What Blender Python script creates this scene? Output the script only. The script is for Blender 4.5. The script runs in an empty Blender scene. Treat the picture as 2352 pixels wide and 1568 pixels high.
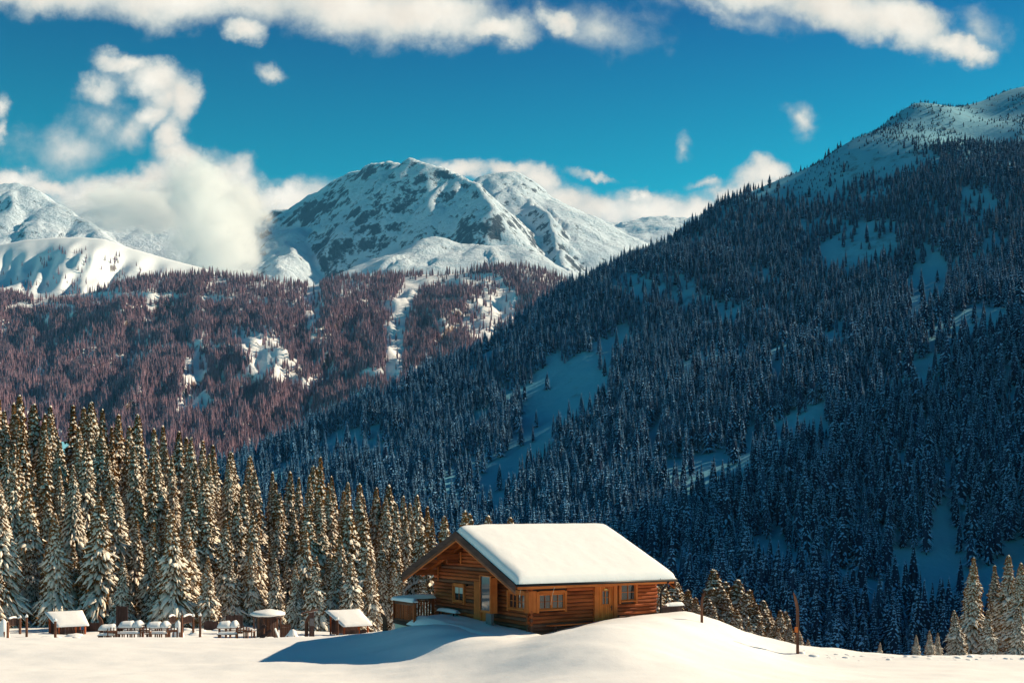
import bpy, math, random
import numpy as np
from mathutils import Vector, Matrix

R = math.radians
rng = random.Random(7)
nrg = np.random.RandomState(11)
scn = bpy.context.scene
COL = scn.collection
PI = math.pi

# ---------------------------------------------------------------- camera, sun, sky, exposure
F, CX, HY = 2600.0, 1176.0, 1180.0          # focal length, centre column and horizon row of the picture (2352 x 1568)
cam_d = bpy.data.cameras.new('camera'); cam = bpy.data.objects.new('camera', cam_d); COL.objects.link(cam)
cam.location = (0, 0, 0); cam.rotation_euler = (R(90), 0, 0)
cam_d.sensor_width = 36; cam_d.lens = F / 2352 * 36; cam_d.shift_y = (HY - 784) / 2352
cam_d.clip_start = 0.5; cam_d.clip_end = 40000
scn.camera = cam

SUN_EL, SUN_V = R(31), Vector((0.90, 0.436, 0)).normalized()
sun_dir = Vector((SUN_V.x * math.cos(SUN_EL), SUN_V.y * math.cos(SUN_EL), math.sin(SUN_EL)))
sd = bpy.data.lights.new('sun', 'SUN'); sun = bpy.data.objects.new('sun', sd); COL.objects.link(sun)
sd.energy = 5.0; sd.angle = R(0.55); sd.color = (1.0, 0.82, 0.57)
sun.rotation_euler = sun_dir.to_track_quat('Z', 'Y').to_euler()

scn.view_settings.view_transform = 'Standard'; scn.view_settings.look = 'None'
scn.view_settings.exposure = 0.66; scn.view_settings.gamma = 1.0
scn.view_settings.use_curve_mapping = False
scn.cycles.max_bounces = 14; scn.cycles.diffuse_bounces = 2; scn.cycles.volume_bounces = 14
scn.cycles.use_denoising = True
SKY_TINT = (0.05, 1.75, 1.30)
SKY_MID = (0.01, 0.57, 0.86)
SKY_TOP = (0.03, 0.11, 0.36)
SKY_STRENGTH = 0.055

class NT:
    """small helper for node trees"""
    def __init__(s, tree):
        s.t = tree; s.n = tree.nodes; s.l = tree.links; s.n.clear()
    def new(s, kind, **kw):
        n = s.n.new(kind)
        for k, v in kw.items(): setattr(n, k, v)
        return n
    def put(s, sock, v):
        if isinstance(v, bpy.types.NodeSocket): s.l.new(v, sock)
        elif v is not None: sock.default_value = v
    def math(s, op, a, b=None, c=None, clamp=False):
        n = s.new('ShaderNodeMath', operation=op, use_clamp=clamp)
        s.put(n.inputs[0], a); s.put(n.inputs[1], b)
        if c is not None: s.put(n.inputs[2], c)
        return n.outputs[0]
    def vmath(s, op, a, b=None, out=0):
        n = s.new('ShaderNodeVectorMath', operation=op)
        s.put(n.inputs[0], a); s.put(n.inputs[1], b)
        return n.outputs[out]
    def noise(s, vec, scale, detail=3, rough=0.5, dist=0.0, out=0):
        n = s.new('ShaderNodeTexNoise')
        s.put(n.inputs['Vector'], vec); n.inputs['Scale'].default_value = scale
        n.inputs['Detail'].default_value = detail; n.inputs['Roughness'].default_value = rough
        n.inputs['Distortion'].default_value = dist
        return n.outputs[out]
    def mapr(s, v, a, b, c=0.0, d=1.0, smooth=False):
        n = s.new('ShaderNodeMapRange', interpolation_type='SMOOTHSTEP' if smooth else 'LINEAR')
        s.put(n.inputs[0], v)
        for i, x in enumerate((a, b, c, d)): s.put(n.inputs[i + 1], x)
        return n.outputs[0]
    def mix(s, f, a, b, blend='MIX'):
        n = s.new('ShaderNodeMix', data_type='RGBA', blend_type=blend)
        s.put(n.inputs[0], f)
        for i, x in ((6, a), (7, b)):
            if isinstance(x, tuple): x = (*x[:3], 1)
            s.put(n.inputs[i], x)
        return n.outputs[2]

# ---- world: tinted Nishita sky with procedural clouds placed by direction
wd = bpy.data.worlds.new('World'); scn.world = wd; wd.use_nodes = True
w = NT(wd.node_tree)
geo = w.new('ShaderNodeTexCoord').outputs['Generated']
sky = w.new('ShaderNodeTexSky', sky_type='NISHITA', sun_disc=False)
sky.sun_elevation = SUN_EL; sky.sun_rotation = math.atan2(SUN_V.x, SUN_V.y)
sky.air_density = 1.0; sky.dust_density = 0.2; sky.ozone_density = 1.5; sky.altitude = 1500
sx = w.new('ShaderNodeSeparateXYZ'); w.l.new(geo, sx.inputs[0])
el = w.mapr(sx.outputs[2], 0.20, 0.40); el2 = w.mapr(sx.outputs[2], 0.38, 0.8)
tinted = w.mix(1.0, sky.outputs[0], w.mix(el2, w.mix(el, SKY_TINT, SKY_MID), SKY_TOP), 'MULTIPLY')
yy = w.math('MAXIMUM', sx.outputs[1], 0.2)
pu = w.math('ADD', w.math('MULTIPLY', w.math('DIVIDE', sx.outputs[0], yy), F / 1000), CX / 1000)
pv = w.math('SUBTRACT', HY / 1000, w.math('MULTIPLY', w.math('DIVIDE', sx.outputs[2], yy), F / 1000))
cp = w.new('ShaderNodeCombineXYZ'); w.l.new(pu, cp.inputs[0]); w.l.new(pv, cp.inputs[1])
wn = w.noise(cp.outputs[0], 5.0, 7, 0.62, out=1)
warp = w.vmath('SCALE', w.vmath('SUBTRACT', wn, (0.5, 0.5, 0.5))); warp.node.inputs[3].default_value = 0.17
P = w.vmath('MULTIPLY', w.vmath('ADD', cp.outputs[0], warp), (1, 1, 0))
CLOUDS = [(60,-40,420,88,2,1),(450,-20,420,100,2,1),(800,0,330,108,5,1),(980,30,250,84,5,1),(1140,62,110,36,10,1),
 (560,84,60,36,0,.8),(1272,45,60,34,25,.85),(1380,60,170,60,5,.36),(1190,62,60,50,0,.6),
 (1720,-40,190,80,10,1),(1900,0,240,80,18,1),(2060,50,180,72,22,1),(2180,105,110,40,12,1),(2230,110,55,34,0,.9),(1660,20,200,35,15,.4),(2250,60,80,50,0,.35),
 (290,140,80,34,10,.9),(350,185,110,58,15,1),(425,235,52,80,0,1),(345,275,60,42,0,.85),(225,195,60,36,-20,.6),(405,320,44,60,0,1),(290,310,80,60,0,.5),(380,235,60,50,0,.7),
 (430,370,85,60,0,1),(480,420,130,70,0,1),(430,480,190,110,0,1),(500,590,140,120,0,1),(330,430,150,48,-10,1),(545,385,46,50,0,.8),(560,420,80,60,0,.9),
 (20,420,120,42,0,1),(110,440,110,34,10,1),(250,460,200,60,0,1),(660,440,160,50,0,1),(700,480,170,60,0,1),(300,540,240,90,0,1),
 (630,165,44,22,5,.5),(8,245,26,44,0,.75),(10,310,22,34,0,.6),(150,350,130,70,0,.38),(230,270,70,60,0,.42),
 (1060,405,90,34,0,1),(1175,400,60,34,0,1),(1235,430,70,44,30,1),(1300,480,90,52,0,1),(1400,490,130,52,0,1),(1500,480,110,56,0,1),(1600,500,170,60,0,1),
 (1765,410,82,44,0,1),(1740,460,120,50,0,1),(1680,450,80,34,0,.8),(1370,410,70,14,0,.55),(1630,420,60,16,0,.5),(1855,272,46,46,45,.5),(1578,340,26,28,0,.4),(1480,445,26,26,0,.9)]
fld = None
for (cx, cy, rx, ry, rot, wt) in CLOUDS:
    mp = w.new('ShaderNodeMapping', vector_type='TEXTURE')
    w.l.new(P, mp.inputs[0]); mp.inputs[1].default_value = (cx / 1000, cy / 1000, 0)
    mp.inputs[2].default_value = (0, 0, R(rot)); mp.inputs[3].default_value = (rx / 1000, ry / 1000, 1)
    r = w.vmath('LENGTH', mp.outputs[0], out=1)
    v = w.math('MULTIPLY_ADD', r, -wt, wt)
    fld = v if fld is None else w.math('SMOOTH_MAX', fld, v, 0.22)
fine = w.noise(cp.outputs[0], 9.0, 10, 0.60, 0.2)
f2 = w.math('ADD', fld, w.math('MULTIPLY', w.math('SUBTRACT', fine, 0.5), 0.75))
front = w.mapr(f2, -0.08, 0.52, smooth=True)
front = w.math('MULTIPLY', front, w.mapr(sx.outputs[1], 0.25, 0.45, smooth=True))
# scattered clouds for the rest of the sky
allc = w.mapr(w.noise(w.vmath('MULTIPLY', geo, (1, 1, 2.5)), 2.2, 7, 0.6), 0.60, 0.74, smooth=True)
allc = w.math('MULTIPLY', allc, w.mapr(sx.outputs[1], 0.45, 0.25, smooth=True))
cl = w.math('MAXIMUM', front, w.math('MULTIPLY', allc, 0.2), clamp=True)
shade = w.mapr(w.noise(cp.outputs[0], 3.5, 6, 0.6), 0.35, 0.7)
ccol = w.mix(shade, (0.56, 0.50, 0.42), (0.74, 0.69, 0.60))
thick = w.mapr(f2, 0.1, 0.9, smooth=True)
ccol = w.mix(thick, (0.34, 0.38, 0.37), ccol)
bg1 = w.new('ShaderNodeBackground'); w.l.new(tinted, bg1.inputs[0]); bg1.inputs[1].default_value = SKY_STRENGTH
bg2 = w.new('ShaderNodeBackground'); w.l.new(ccol, bg2.inputs[0]); bg2.inputs[1].default_value = 1.0
ms = w.new('ShaderNodeMixShader'); w.l.new(cl, ms.inputs[0]); w.l.new(bg1.outputs[0], ms.inputs[1]); w.l.new(bg2.outputs[0], ms.inputs[2])
wo = w.new('ShaderNodeOutputWorld'); w.l.new(ms.outputs[0], wo.inputs[0])

# ---------------------------------------------------------------- helpers
def tag(o, label=None, cat=None, group=None, kind=None):
    for k, v in (('label', label), ('category', cat), ('group', group), ('kind', kind)):
        if v: o[k] = v
    return o
def P3(px, py, d):
    return Vector(((px - CX) / F * d, d, (HY - py) / F * d))
def empty(name, loc, rz=0, **kw):
    o = bpy.data.objects.new(name, None); COL.objects.link(o); o.location = loc; o.rotation_euler = (0, 0, rz)
    o.empty_display_size = 0.3
    return tag(o, **kw)
def link(name, me, parent=None, **kw):
    o = bpy.data.objects.new(name, me); COL.objects.link(o)
    if parent: o.parent = parent
    return tag(o, **kw)
class MB:
    """collects shapes for one mesh"""
    def __init__(s): s.v = []; s.f = []; s.m = []
    def add(s, vs, fs, mi=0):
        b = len(s.v); s.v += [tuple(v) for v in vs]; s.f += [tuple(i + b for i in f) for f in fs]; s.m += [mi] * len(fs)
        return s
    def box(s, a, b, mi=0, jit=0.0):
        x0, y0, z0 = a; x1, y1, z1 = b
        vs = [(x, y, z) for z in (z0, z1) for y in (y0, y1) for x in (x0, x1)]
        if jit: vs = [tuple(c + rng.uniform(-jit, jit) for c in v) for v in vs]
        return s.add(vs, [(0,2,3,1),(4,5,7,6),(0,1,5,4),(2,6,7,3),(0,4,6,2),(1,3,7,5)], mi)
    def bar(s, a, b, w_, h_, mi=0, up=(0, 0, 1)):
        a, b = Vector(a), Vector(b); d = (b - a).normalized(); up = Vector(up)
        if abs(d.dot(up)) > 0.98: up = Vector((0, 1, 0))
        sd_ = d.cross(up).normalized() * w_ / 2; u = sd_.cross(d).normalized() * h_ / 2
        vs = [p + i * sd_ + j * u for p in (a, b) for j in (-1, 1) for i in (-1, 1)]
        return s.add(vs, [(0,1,3,2),(4,6,7,5),(0,4,5,1),(2,3,7,6),(0,2,6,4),(1,5,7,3)], mi)
    def tube(s, pts, rad, n=8, mi=0, jit=0.0, caps=True):
        pts = [Vector(p) for p in pts]; base = len(s.v); rings = []
        if not hasattr(rad, '__len__'): rad = [rad] * len(pts)
        for i, p in enumerate(pts):
            d = (pts[min(i + 1, len(pts) - 1)] - pts[max(i - 1, 0)]).normalized()
            up = Vector((0, 0, 1)) if abs(d.z) < 0.9 else Vector((0, 1, 0))
            a = d.cross(up).normalized(); b = a.cross(d).normalized()
            rings.append([p + (a * math.cos(2*PI*k/n) + b * math.sin(2*PI*k/n)) * rad[i] * (1 + rng.uniform(-jit, jit)) for k in range(n)])
        vs = [v for r_ in rings for v in r_]; fs = []
        for i in range(len(pts) - 1):
            for k in range(n):
                fs.append((i*n+k, i*n+(k+1) % n, (i+1)*n+(k+1) % n, (i+1)*n+k))
        if caps: fs += [tuple(range(n))[::-1], tuple((len(pts)-1)*n + k for k in range(n))]
        return s.add(vs, fs, mi)
    def mesh(s, name, mats, smooth=False):
        me = bpy.data.meshes.new(name); me.from_pydata(s.v, [], s.f)
        for m in (mats if isinstance(mats, (list, tuple)) else [mats]): me.materials.append(m)
        if any(s.m): me.polygons.foreach_set('material_index', s.m)
        if smooth: me.polygons.foreach_set('use_smooth', [True] * len(s.f))
        me.update(); return me
    def build(s, name, mats, parent=None, smooth=False, **kw):
        return link(name, s.mesh(name, mats, smooth), parent, **kw)

# numpy gradient noise
_perm = np.random.RandomState(3).permutation(512)
def _g(ix, iy):
    h = _perm[(_perm[ix & 511] + iy) & 511]; a = h * (2 * PI / 512)
    return np.cos(a), np.sin(a)
def perlin(x, y):
    ix = np.floor(x).astype(int); iy = np.floor(y).astype(int); fx = x - ix; fy = y - iy
    u = fx*fx*fx*(fx*(fx*6-15)+10); v = fy*fy*fy*(fy*(fy*6-15)+10)
    def d(i, j):
        gx, gy = _g(ix + i, iy + j); return gx * (fx - i) + gy * (fy - j)
    a = d(0,0)*(1-u) + d(1,0)*u; b = d(0,1)*(1-u) + d(1,1)*u
    return a*(1-v) + b*v
def fbm(x, y, o=5, ridged=False, gain=0.5):
    s = 0; a = 1.0
    for i in range(o):
        n = perlin(x * 2**i + 17.3*i, y * 2**i + 9.1*i)
        s = s + a * ((0.5 - 2*np.abs(n)) if ridged else n * 1.4); a *= gain
    return s
def tps(pts):
    p = np.array(pts, float); n = len(p); sc = np.abs(p[:, :2]).max(); q = p[:, :2] / sc
    def U(r2): return 0.5 * r2 * np.log(np.maximum(r2, 1e-12))
    K = U(((q[:, None] - q[None]) ** 2).sum(-1)) + np.eye(n) * 1e-5
    A = np.zeros((n+3, n+3)); A[:n, :n] = K; A[:n, n] = 1; A[:n, n+1:] = q; A[n, :n] = 1; A[n+1:, :n] = q.T
    c = np.linalg.solve(A, np.r_[p[:, 2], 0, 0, 0])
    def f(X, Y):
        X = np.asarray(X, float) / sc; Y = np.asarray(Y, float) / sc
        z = c[n] + c[n+1]*X + c[n+2]*Y
        for i in range(n): z = z + c[i] * U((X - q[i, 0])**2 + (Y - q[i, 1])**2)
        return z
    return f
def grid(name, X, Y, Z, mat, parent=None, smooth=True, **kw):
    n, m = X.shape
    co = np.stack([X, Y, Z], -1).reshape(-1, 3).astype(np.float32)
    i = np.arange(n*m).reshape(n, m)
    q = np.stack([i[:-1, :-1], i[:-1, 1:], i[1:, 1:], i[1:, :-1]], -1).reshape(-1, 4)
    me = bpy.data.meshes.new(name); me.vertices.add(len(co)); me.vertices.foreach_set('co', co.ravel())
    me.loops.add(q.size); me.loops.foreach_set('vertex_index', q.ravel().astype(np.int32))
    me.polygons.add(len(q)); me.polygons.foreach_set('loop_start', np.arange(0, q.size, 4, dtype=np.int32))
    me.polygons.foreach_set('use_smooth', np.full(len(q), smooth))
    me.materials.append(mat); me.update(calc_edges=True)
    return link(name, me, parent, **kw)

# ---------------------------------------------------------------- materials
def new_mat(name):
    m = bpy.data.materials.new(name); m.use_nodes = True; t = NT(m.node_tree)
    b = t.new('ShaderNodeBsdfPrincipled'); o = t.new('ShaderNodeOutputMaterial'); t.l.new(b.outputs[0], o.inputs[0])
    b.inputs['Specular IOR Level'].default_value = 0.2
    return m, t, b
def bump(t, b, h, dist, strength=1.0):
    n = t.new('ShaderNodeBump'); n.inputs['Strength'].default_value = strength; n.inputs['Distance'].default_value = dist
    t.l.new(h, n.inputs['Height']); t.l.new(n.outputs[0], b.inputs['Normal'])
def snow_mat(name, col=(0.86, 0.86, 0.87), scale=1.0, bd=0.03, amp=1.0):
    m, t, b = new_mat(name); co = t.new('ShaderNodeTexCoord').outputs['Object']
    n1 = t.noise(co, 0.9*scale, 5, 0.6); n2 = t.noise(co, 14*scale, 3, 0.6)
    c = t.mix(t.mapr(n1, 0.3, 0.7), tuple(x*0.97 for x in col), col)
    t.l.new(c, b.inputs['Base Color']); b.inputs['Roughness'].default_value = 0.75
    bump(t, b, t.math('ADD', n1, t.math('MULTIPLY', n2, 0.12*amp)), bd)
    return m
def wood_mat(name, c1, c2, axis='X', scale=1.0, grey=0.0, rough=0.75, varn=0.35):
    m, t, b = new_mat(name); co = t.new('ShaderNodeTexCoord').outputs['Object']
    oi = t.new('ShaderNodeObjectInfo').outputs['Random']
    off = t.new('ShaderNodeCombineXYZ')
    for i in range(3): t.l.new(t.math('MULTIPLY', oi, 37.0 + 11*i), off.inputs[i])
    s = {'X': (0.7, 14, 14), 'Y': (14, 0.7, 14), 'Z': (14, 14, 0.7)}[axis]
    st = t.vmath('ADD', t.vmath('MULTIPLY', co, tuple(x*scale for x in s)), off.outputs[0])
    n = t.noise(st, 1.5, 6, 0.65, 0.4)
    big = t.noise(t.vmath('ADD', co, off.outputs[0]), 0.9, 3, 0.5)
    c = t.mix(t.mapr(n, 0.3, 0.68), c1, c2)
    c = t.mix(t.mapr(big, 0.45, 0.75), c, tuple(x*0.6 for x in c1))
    hv = t.new('ShaderNodeHueSaturation'); t.l.new(c, hv.inputs['Color'])
    t.l.new(t.mapr(oi, 0, 1, 1-varn, 1+varn), hv.inputs['Value'])
    if grey: hv.inputs['Saturation'].default_value = 1-grey
    t.l.new(hv.outputs[0], b.inputs['Base Color']); b.inputs['Roughness'].default_value = rough
    bump(t, b, n, 0.012)
    return m
def flat_mat(name, col, rough=0.6, metal=0.0, noise=0.15):
    m, t, b = new_mat(name); co = t.new('ShaderNodeTexCoord').outputs['Object']
    n = t.noise(co, 9, 4, 0.6)
    t.l.new(t.mix(n, tuple(x*(1-noise) for x in col), tuple(min(1, x*(1+noise)) for x in col)), b.inputs['Base Color'])
    b.inputs['Roughness'].default_value = rough; b.inputs['Metallic'].default_value = metal
    return m
M = {}
M['snow'] = snow_mat('snow')
M['snow_tree'] = snow_mat('snow_on_trees', (0.88, 0.79, 0.68), 2.0, 0.03)
for ax in 'XYZ':
    M['log'+ax] = wood_mat('log_wood_'+ax, (0.27, 0.052, 0.014), (0.47, 0.12, 0.036), ax)
    M['pine'+ax] = wood_mat('fresh_pine_'+ax, (0.50, 0.112, 0.022), (0.68, 0.20, 0.052), ax, varn=0.12)
    M['old'+ax] = wood_mat('weathered_wood_'+ax, (0.11, 0.045, 0.028), (0.25, 0.11, 0.065), ax, varn=0.3)
    M['dark'+ax] = wood_mat('dark_board_'+ax, (0.045, 0.026, 0.024), (0.12, 0.065, 0.055), ax, varn=0.2)
M['iron'] = flat_mat('dark_iron', (0.02, 0.02, 0.022), 0.45, 0.6)
M['plaster'] = flat_mat('white_plaster', (0.72, 0.66, 0.55), 0.9)
M['greyboard'] = flat_mat('grey_board', (0.16, 0.15, 0.16), 0.8)
M['curtain'] = flat_mat('white_curtain', (0.6, 0.57, 0.52), 0.9)
m, t, b = new_mat('window_glass'); b.inputs['Base Color'].default_value = (0.02, 0.022, 0.025, 1); b.inputs['Roughness'].default_value = 0.04
b.inputs['Specular IOR Level'].default_value = 0.8; M['glass'] = m
m, t, b = new_mat('case_glass'); b.inputs['Base Color'].default_value = (0.10, 0.08, 0.08, 1); b.inputs['Roughness'].default_value = 0.03
b.inputs['Specular IOR Level'].default_value = 1.0; M['caseglass'] = m
def needle_mat(name, c1, c2):
    m, t, b = new_mat(name); co = t.new('ShaderNodeTexCoord').outputs['Object']
    oi = t.new('ShaderNodeObjectInfo').outputs['Random']
    n = t.noise(co, 5, 4, 0.7)
    c = t.mix(t.mapr(n, 0.3, 0.7), c1, c2)
    hv = t.new('ShaderNodeHueSaturation'); t.l.new(c, hv.inputs['Color']); t.l.new(t.mapr(oi, 0, 1, 0.75, 1.3), hv.inputs['Value'])
    t.l.new(hv.outputs[0], b.inputs['Base Color']); b.inputs['Roughness'].default_value = 0.9
    b.inputs['Specular IOR Level'].default_value = 0.05
    return m
M['needles'] = needle_mat('spruce_needles', (0.085, 0.040, 0.015), (0.27, 0.135, 0.045))
M['needles_shade'] = needle_mat('shade_tinted_needles', (0.008, 0.026, 0.06), (0.02, 0.055, 0.11))  # blue shade of the right slope put into the needle colour
M['needles_mid'] = needle_mat('larch_and_spruce', (0.13, 0.078, 0.10), (0.31, 0.195, 0.245))
M['larch'] = needle_mat('golden_needles', (0.16, 0.07, 0.018), (0.30, 0.14, 0.035))
M['doorZ'] = wood_mat('orange_door_wood', (0.56, 0.12, 0.018), (0.72, 0.21, 0.045), 'Z', varn=0.1)
M['bark'] = wood_mat('bark', (0.05, 0.03, 0.02), (0.11, 0.07, 0.05), 'Z')
M['needles_deep_shade'] = needle_mat('dark_needles', (0.006, 0.013, 0.034), (0.014, 0.030, 0.070))  # darker needle copy, the slope's deeper shade put into its colour
M['frost_shade'] = snow_mat('shade_tinted_frost', (0.20, 0.42, 0.66), 0.5, 0.02)  # frost tinted blue to stand in for shade on the slope
M['frost'] = snow_mat('frost', (0.80, 0.70, 0.82), 0.5, 0.02)

def rock_snow(name, rockc, lo, hi, nscale, snowc=(0.84, 0.85, 0.87), bd=6.0, streak=1.0):
    """snow lying on rock: bare rock shows where the ground is steep"""
    m, t, b = new_mat(name); co = t.new('ShaderNodeTexCoord').outputs['Object']
    g = t.new('ShaderNodeNewGeometry'); sp = t.new('ShaderNodeSeparateXYZ'); t.l.new(g.outputs['Normal'], sp.inputs[0])
    st = t.vmath('MULTIPLY', co, (1, 1, 0.35*streak))
    n = t.noise(st, nscale, 8, 0.68); n3 = t.noise(co, nscale*0.22, 4, 0.5)
    v = t.math('ADD', sp.outputs[2], t.math('MULTIPLY', t.math('SUBTRACT', n, 0.5), 0.9))
    v = t.math('ADD', v, t.math('MULTIPLY', t.math('SUBTRACT', n3, 0.5), 0.35))
    f = t.mapr(v, lo, hi, smooth=True)
    rc = t.mix(n, tuple(x*0.6 for x in rockc), tuple(x*1.5 for x in rockc))
    t.l.new(t.mix(f, rc, snowc), b.inputs['Base Color']); b.inputs['Roughness'].default_value = 0.85
    bump(t, b, n, bd, 0.8)
    return m
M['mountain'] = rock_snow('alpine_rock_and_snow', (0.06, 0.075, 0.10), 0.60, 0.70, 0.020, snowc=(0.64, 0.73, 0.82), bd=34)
M['hill'] = rock_snow('shade_tinted_snow_and_scrub', (0.05, 0.055, 0.065), 0.50, 0.80, 0.06, snowc=(0.15, 0.44, 0.58), bd=1.5)  # snow colour holds the hillside's teal shade; dark scrub shows where steep
M['midhill'] = rock_snow('forest_hill_snow', (0.13, 0.08, 0.065), 0.42, 0.62, 0.03, bd=4)

# ---------------------------------------------------------------- near snow field
U3 = Vector((0.846, 0.533, 0)).normalized(); V3 = Vector((-U3.y, U3.x, 0))
CORNER = Vector((0.85, 54.0, -5.6))
def loc2w(x, y, z=0): return CORNER + U3*x + V3*y + Vector((0, 0, z))
gp = []
def g(px, py, d): p = P3(px, py, d); gp.append((p.x, p.y, p.z))
for px, d in ((-600,46.5),(-200,46.5),(300,46.5),(700,46),(1100,44),(1400,40),(1700,41),(2200,44.5),(2600,46)): g(px, 1568, d)
for px in (-600, 0, 500, 1176, 1800, 2352, 2800): gp.append(((px-CX)/F*30, 30, -5.2))
for X in (-60, -20, 20, 60): gp.append((X, 12, -3.0)); gp.append((X, -15, -1.6)); gp.append((X, -50, -1.5))
for px, py, d in [(-600,1465,62),(-200,1465,62),(100,1465,62),(400,1466,62),(700,1466,61),(800,1463,60),(860,1456,59),
    (0,1505,55),(400,1505,55),(640,1506,54.5),(700,1528,51),(560,1530,51),(800,1512,52),(800,1485,56),
    (920,1441,58),(1000,1441,55),(1090,1454,52.5),(900,1478,54),(1000,1480,51),(1130,1474,50),(900,1520,50),(1100,1515,48),
    (1217,1466,50.5),(1270,1449,50),(1310,1444,50),(1350,1434,50),(1400,1430,50),(1480,1427,51.5),(1545,1428,52.5),
    (1600,1445,53),(1650,1460,53.5),(1700,1477,54),(1760,1495,54.5),(1810,1510,54.5),(1880,1514,54.5),(2100,1517,54.5),(2352,1518,54.5),(2800,1520,54.5),
    (1300,1500,45),(1450,1500,44.5),(1600,1510,46),(1750,1525,48)]:
    g(px, py, d)
for x, y, z in [(0,0,-.25),(1.5,-.8,.05),(2.8,-1.2,.25),(4.5,-1.2,.5),(6.5,-1.2,.6),(8,-1,.62),(9.2,-.6,.55),(3,3,-.1),(6,4,-.2),(7.5,9,-.6),(1,9,-.4),(-1.2,1,-.25),(-1.2,8,-.35),(-2.3,9,-.5),(-2.5,-.8,-.05),(9,2,-.3),(10,5,-1)]:
    p = loc2w(x, y, z); gp.append((p.x, p.y, p.z))
for p in [(-36,68,-7.55),(-25,68,-7.55),(-14,68,-7.5),(-9,68,-7.4),(-36,74,-7.9),(-25,74,-7.9),(-14,74,-7.9),(-36,82,-8.3),(-22,82,-8.3),(-10,80,-8.4),(-60,80,-8),(-60,60,-6.8),(-90,60,-6),(-90,100,-10),
          (-50,110,-8),(-25,110,-9),(-8,92,-10.5),(2,90,-11.5),(-8,112,-15),(-40,150,-22),(-90,160,-25),(-15,150,-32),
          (13,68,-8.6),(20,70,-9.6),(26,72,-10.0),(34,74,-10),(42,78,-10.3),(52,80,-10.5),(12,85,-13.5),(30,92,-17),(48,98,-17),(62,70,-8),(100,60,-8),(80,110,-22),
          (0,130,-30),(40,135,-40),(100,150,-45)]:
    gp.append(p)
ground_f = tps(gp)
def ground_z(X, Y):
    X = np.asarray(X, float); Y = np.asarray(Y, float)
    z = ground_f(X, Y)
    far = np.clip((Y - 135) / 90, 0, 1.6); z = z * (1 - np.minimum(far, 1)) + (-8 - 70) * np.minimum(far, 1) - 30*np.maximum(far-1, 0) if True else z
    side = np.clip((np.abs(X) - 110) / 120, 0, 1); z = z - 60 * side**1.5 * (Y > 40)
    n = 0.10 * fbm(X/7, Y/3.2, 3) + 0.035 * fbm(X/1.6 + 5, Y/0.7, 3)
    amp = 1 + 1.2*np.clip((X-6)/8, 0, 1)*np.clip((Y-54)/6, 0, 1)
    return z + n * amp
def axis_pts(segs):
    out = []
    for a, b, s in segs: out += list(np.arange(a, b, s))
    return np.array(out + [segs[-1][1]])
gx = axis_pts([(-320,-60,8),(-60,-30,1.0),(-30,32,0.33),(32,60,1.0),(60,320,8)])
gy = axis_pts([(-60,14,4),(14,70,0.33),(70,110,0.8),(110,300,6)])
GX, GY = np.meshgrid(gx, gy)
grid('snow_field', GX, GY, ground_z(GX, GY), M['snow'], kind='structure')
def gz(X, Y): return float(ground_z(np.array([X]), np.array([Y]))[0])
def on_ground(px, d, dz=0.0):
    X = (px - CX) / F * d
    return Vector((X, d, gz(X, d) + dz))

# ---------------------------------------------------------------- right hillside
hp = []
SIL = [(560,1080,960),(700,1015,1000),(880,915,1060),(1000,860,1110),(1100,815,1150),(1200,750,1200),(1300,680,1260),(1450,605,1350),(1600,515,1450),(1720,450,1500),
       (1830,400,1520),(1890,368,1535),(1950,325,1560),(2020,300,1580),(2100,238,1620),(2250,232,1680),(2352,203,1700),(2700,190,1750)]
for px, py, d in SIL:
    p = P3(px, py, d); hp.append(tuple(p)); q = P3(px, py, d + 260); hp.append((q.x - 40, q.y, p.z - 150))
for px, py, d in [(800,1080,900),(900,1120,820),(1000,1050,900),(1100,1000,960),(1200,900,1030),(1100,1150,770),(1400,750,1130),(1400,900,950),(1400,1100,720),(1600,700,1120),(1600,900,880),(1600,1150,640),
       (1850,600,1180),(1850,850,850),(1850,1150,600),(1850,1400,480),(2100,450,1250),(2100,800,800),(2100,1200,580),(2100,1450,480),(2352,400,1220),(2352,700,860),(2352,1100,620),(2352,1450,470),
       (1300,1300,560),(1600,1400,460),(2250,330,1470),(2352,300,1470),(2100,325,1430),(2700,280,1450),(2352,245,1590),(2250,268,1590),(1890,440,1400),(1720,500,1370),(1600,560,1350),(2550,215,1640),(2950,260,1500),(3000,500,1100)]:
    hp.append(tuple(P3(px, py, d)))
hp += [(-300,600,-60),(-150,500,-70),(0,350,-75),(200,330,-75),(-500,900,-20),(-600,400,-40),(900,900,560),(1300,900,660),(1300,1600,740),(620,560,250),(1000,480,420),(1500,500,600),(480,260,0),(800,150,60),(1150,1900,430),(1000,2200,350),(900,1000,560),  # includes an unseen right-hand ridge raised to shade the visible slope
       (0,1500,60),(-500,1400,40),(900,1900,450),(1400,2300,500),(300,2100,250)]
hill_f = tps(hp)
def hill_z(X, Y):
    z = hill_f(X, Y)
    k = np.clip((np.asarray(X) + 200) / 300, 0, 1)
    k = k * np.clip(1.2 - z/520, .25, 1)
    z = z + k * (9 * fbm(X/160, Y/160, 3) + 5 * fbm((X - 0.7*Y)/55, (X + Y)/220, 3, True))
    s = np.clip((340 - np.asarray(Y)) / 120, 0, 1)
    return z - 25 * s
hx = np.arange(-620, 1700, 13.0); hy = np.arange(215, 2350, 13.0)
HX, HYg = np.meshgrid(hx, hy); HZ = hill_z(HX, HYg)
grid('hillside', HX, HYg, HZ, M['hill'], kind='structure')

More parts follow.
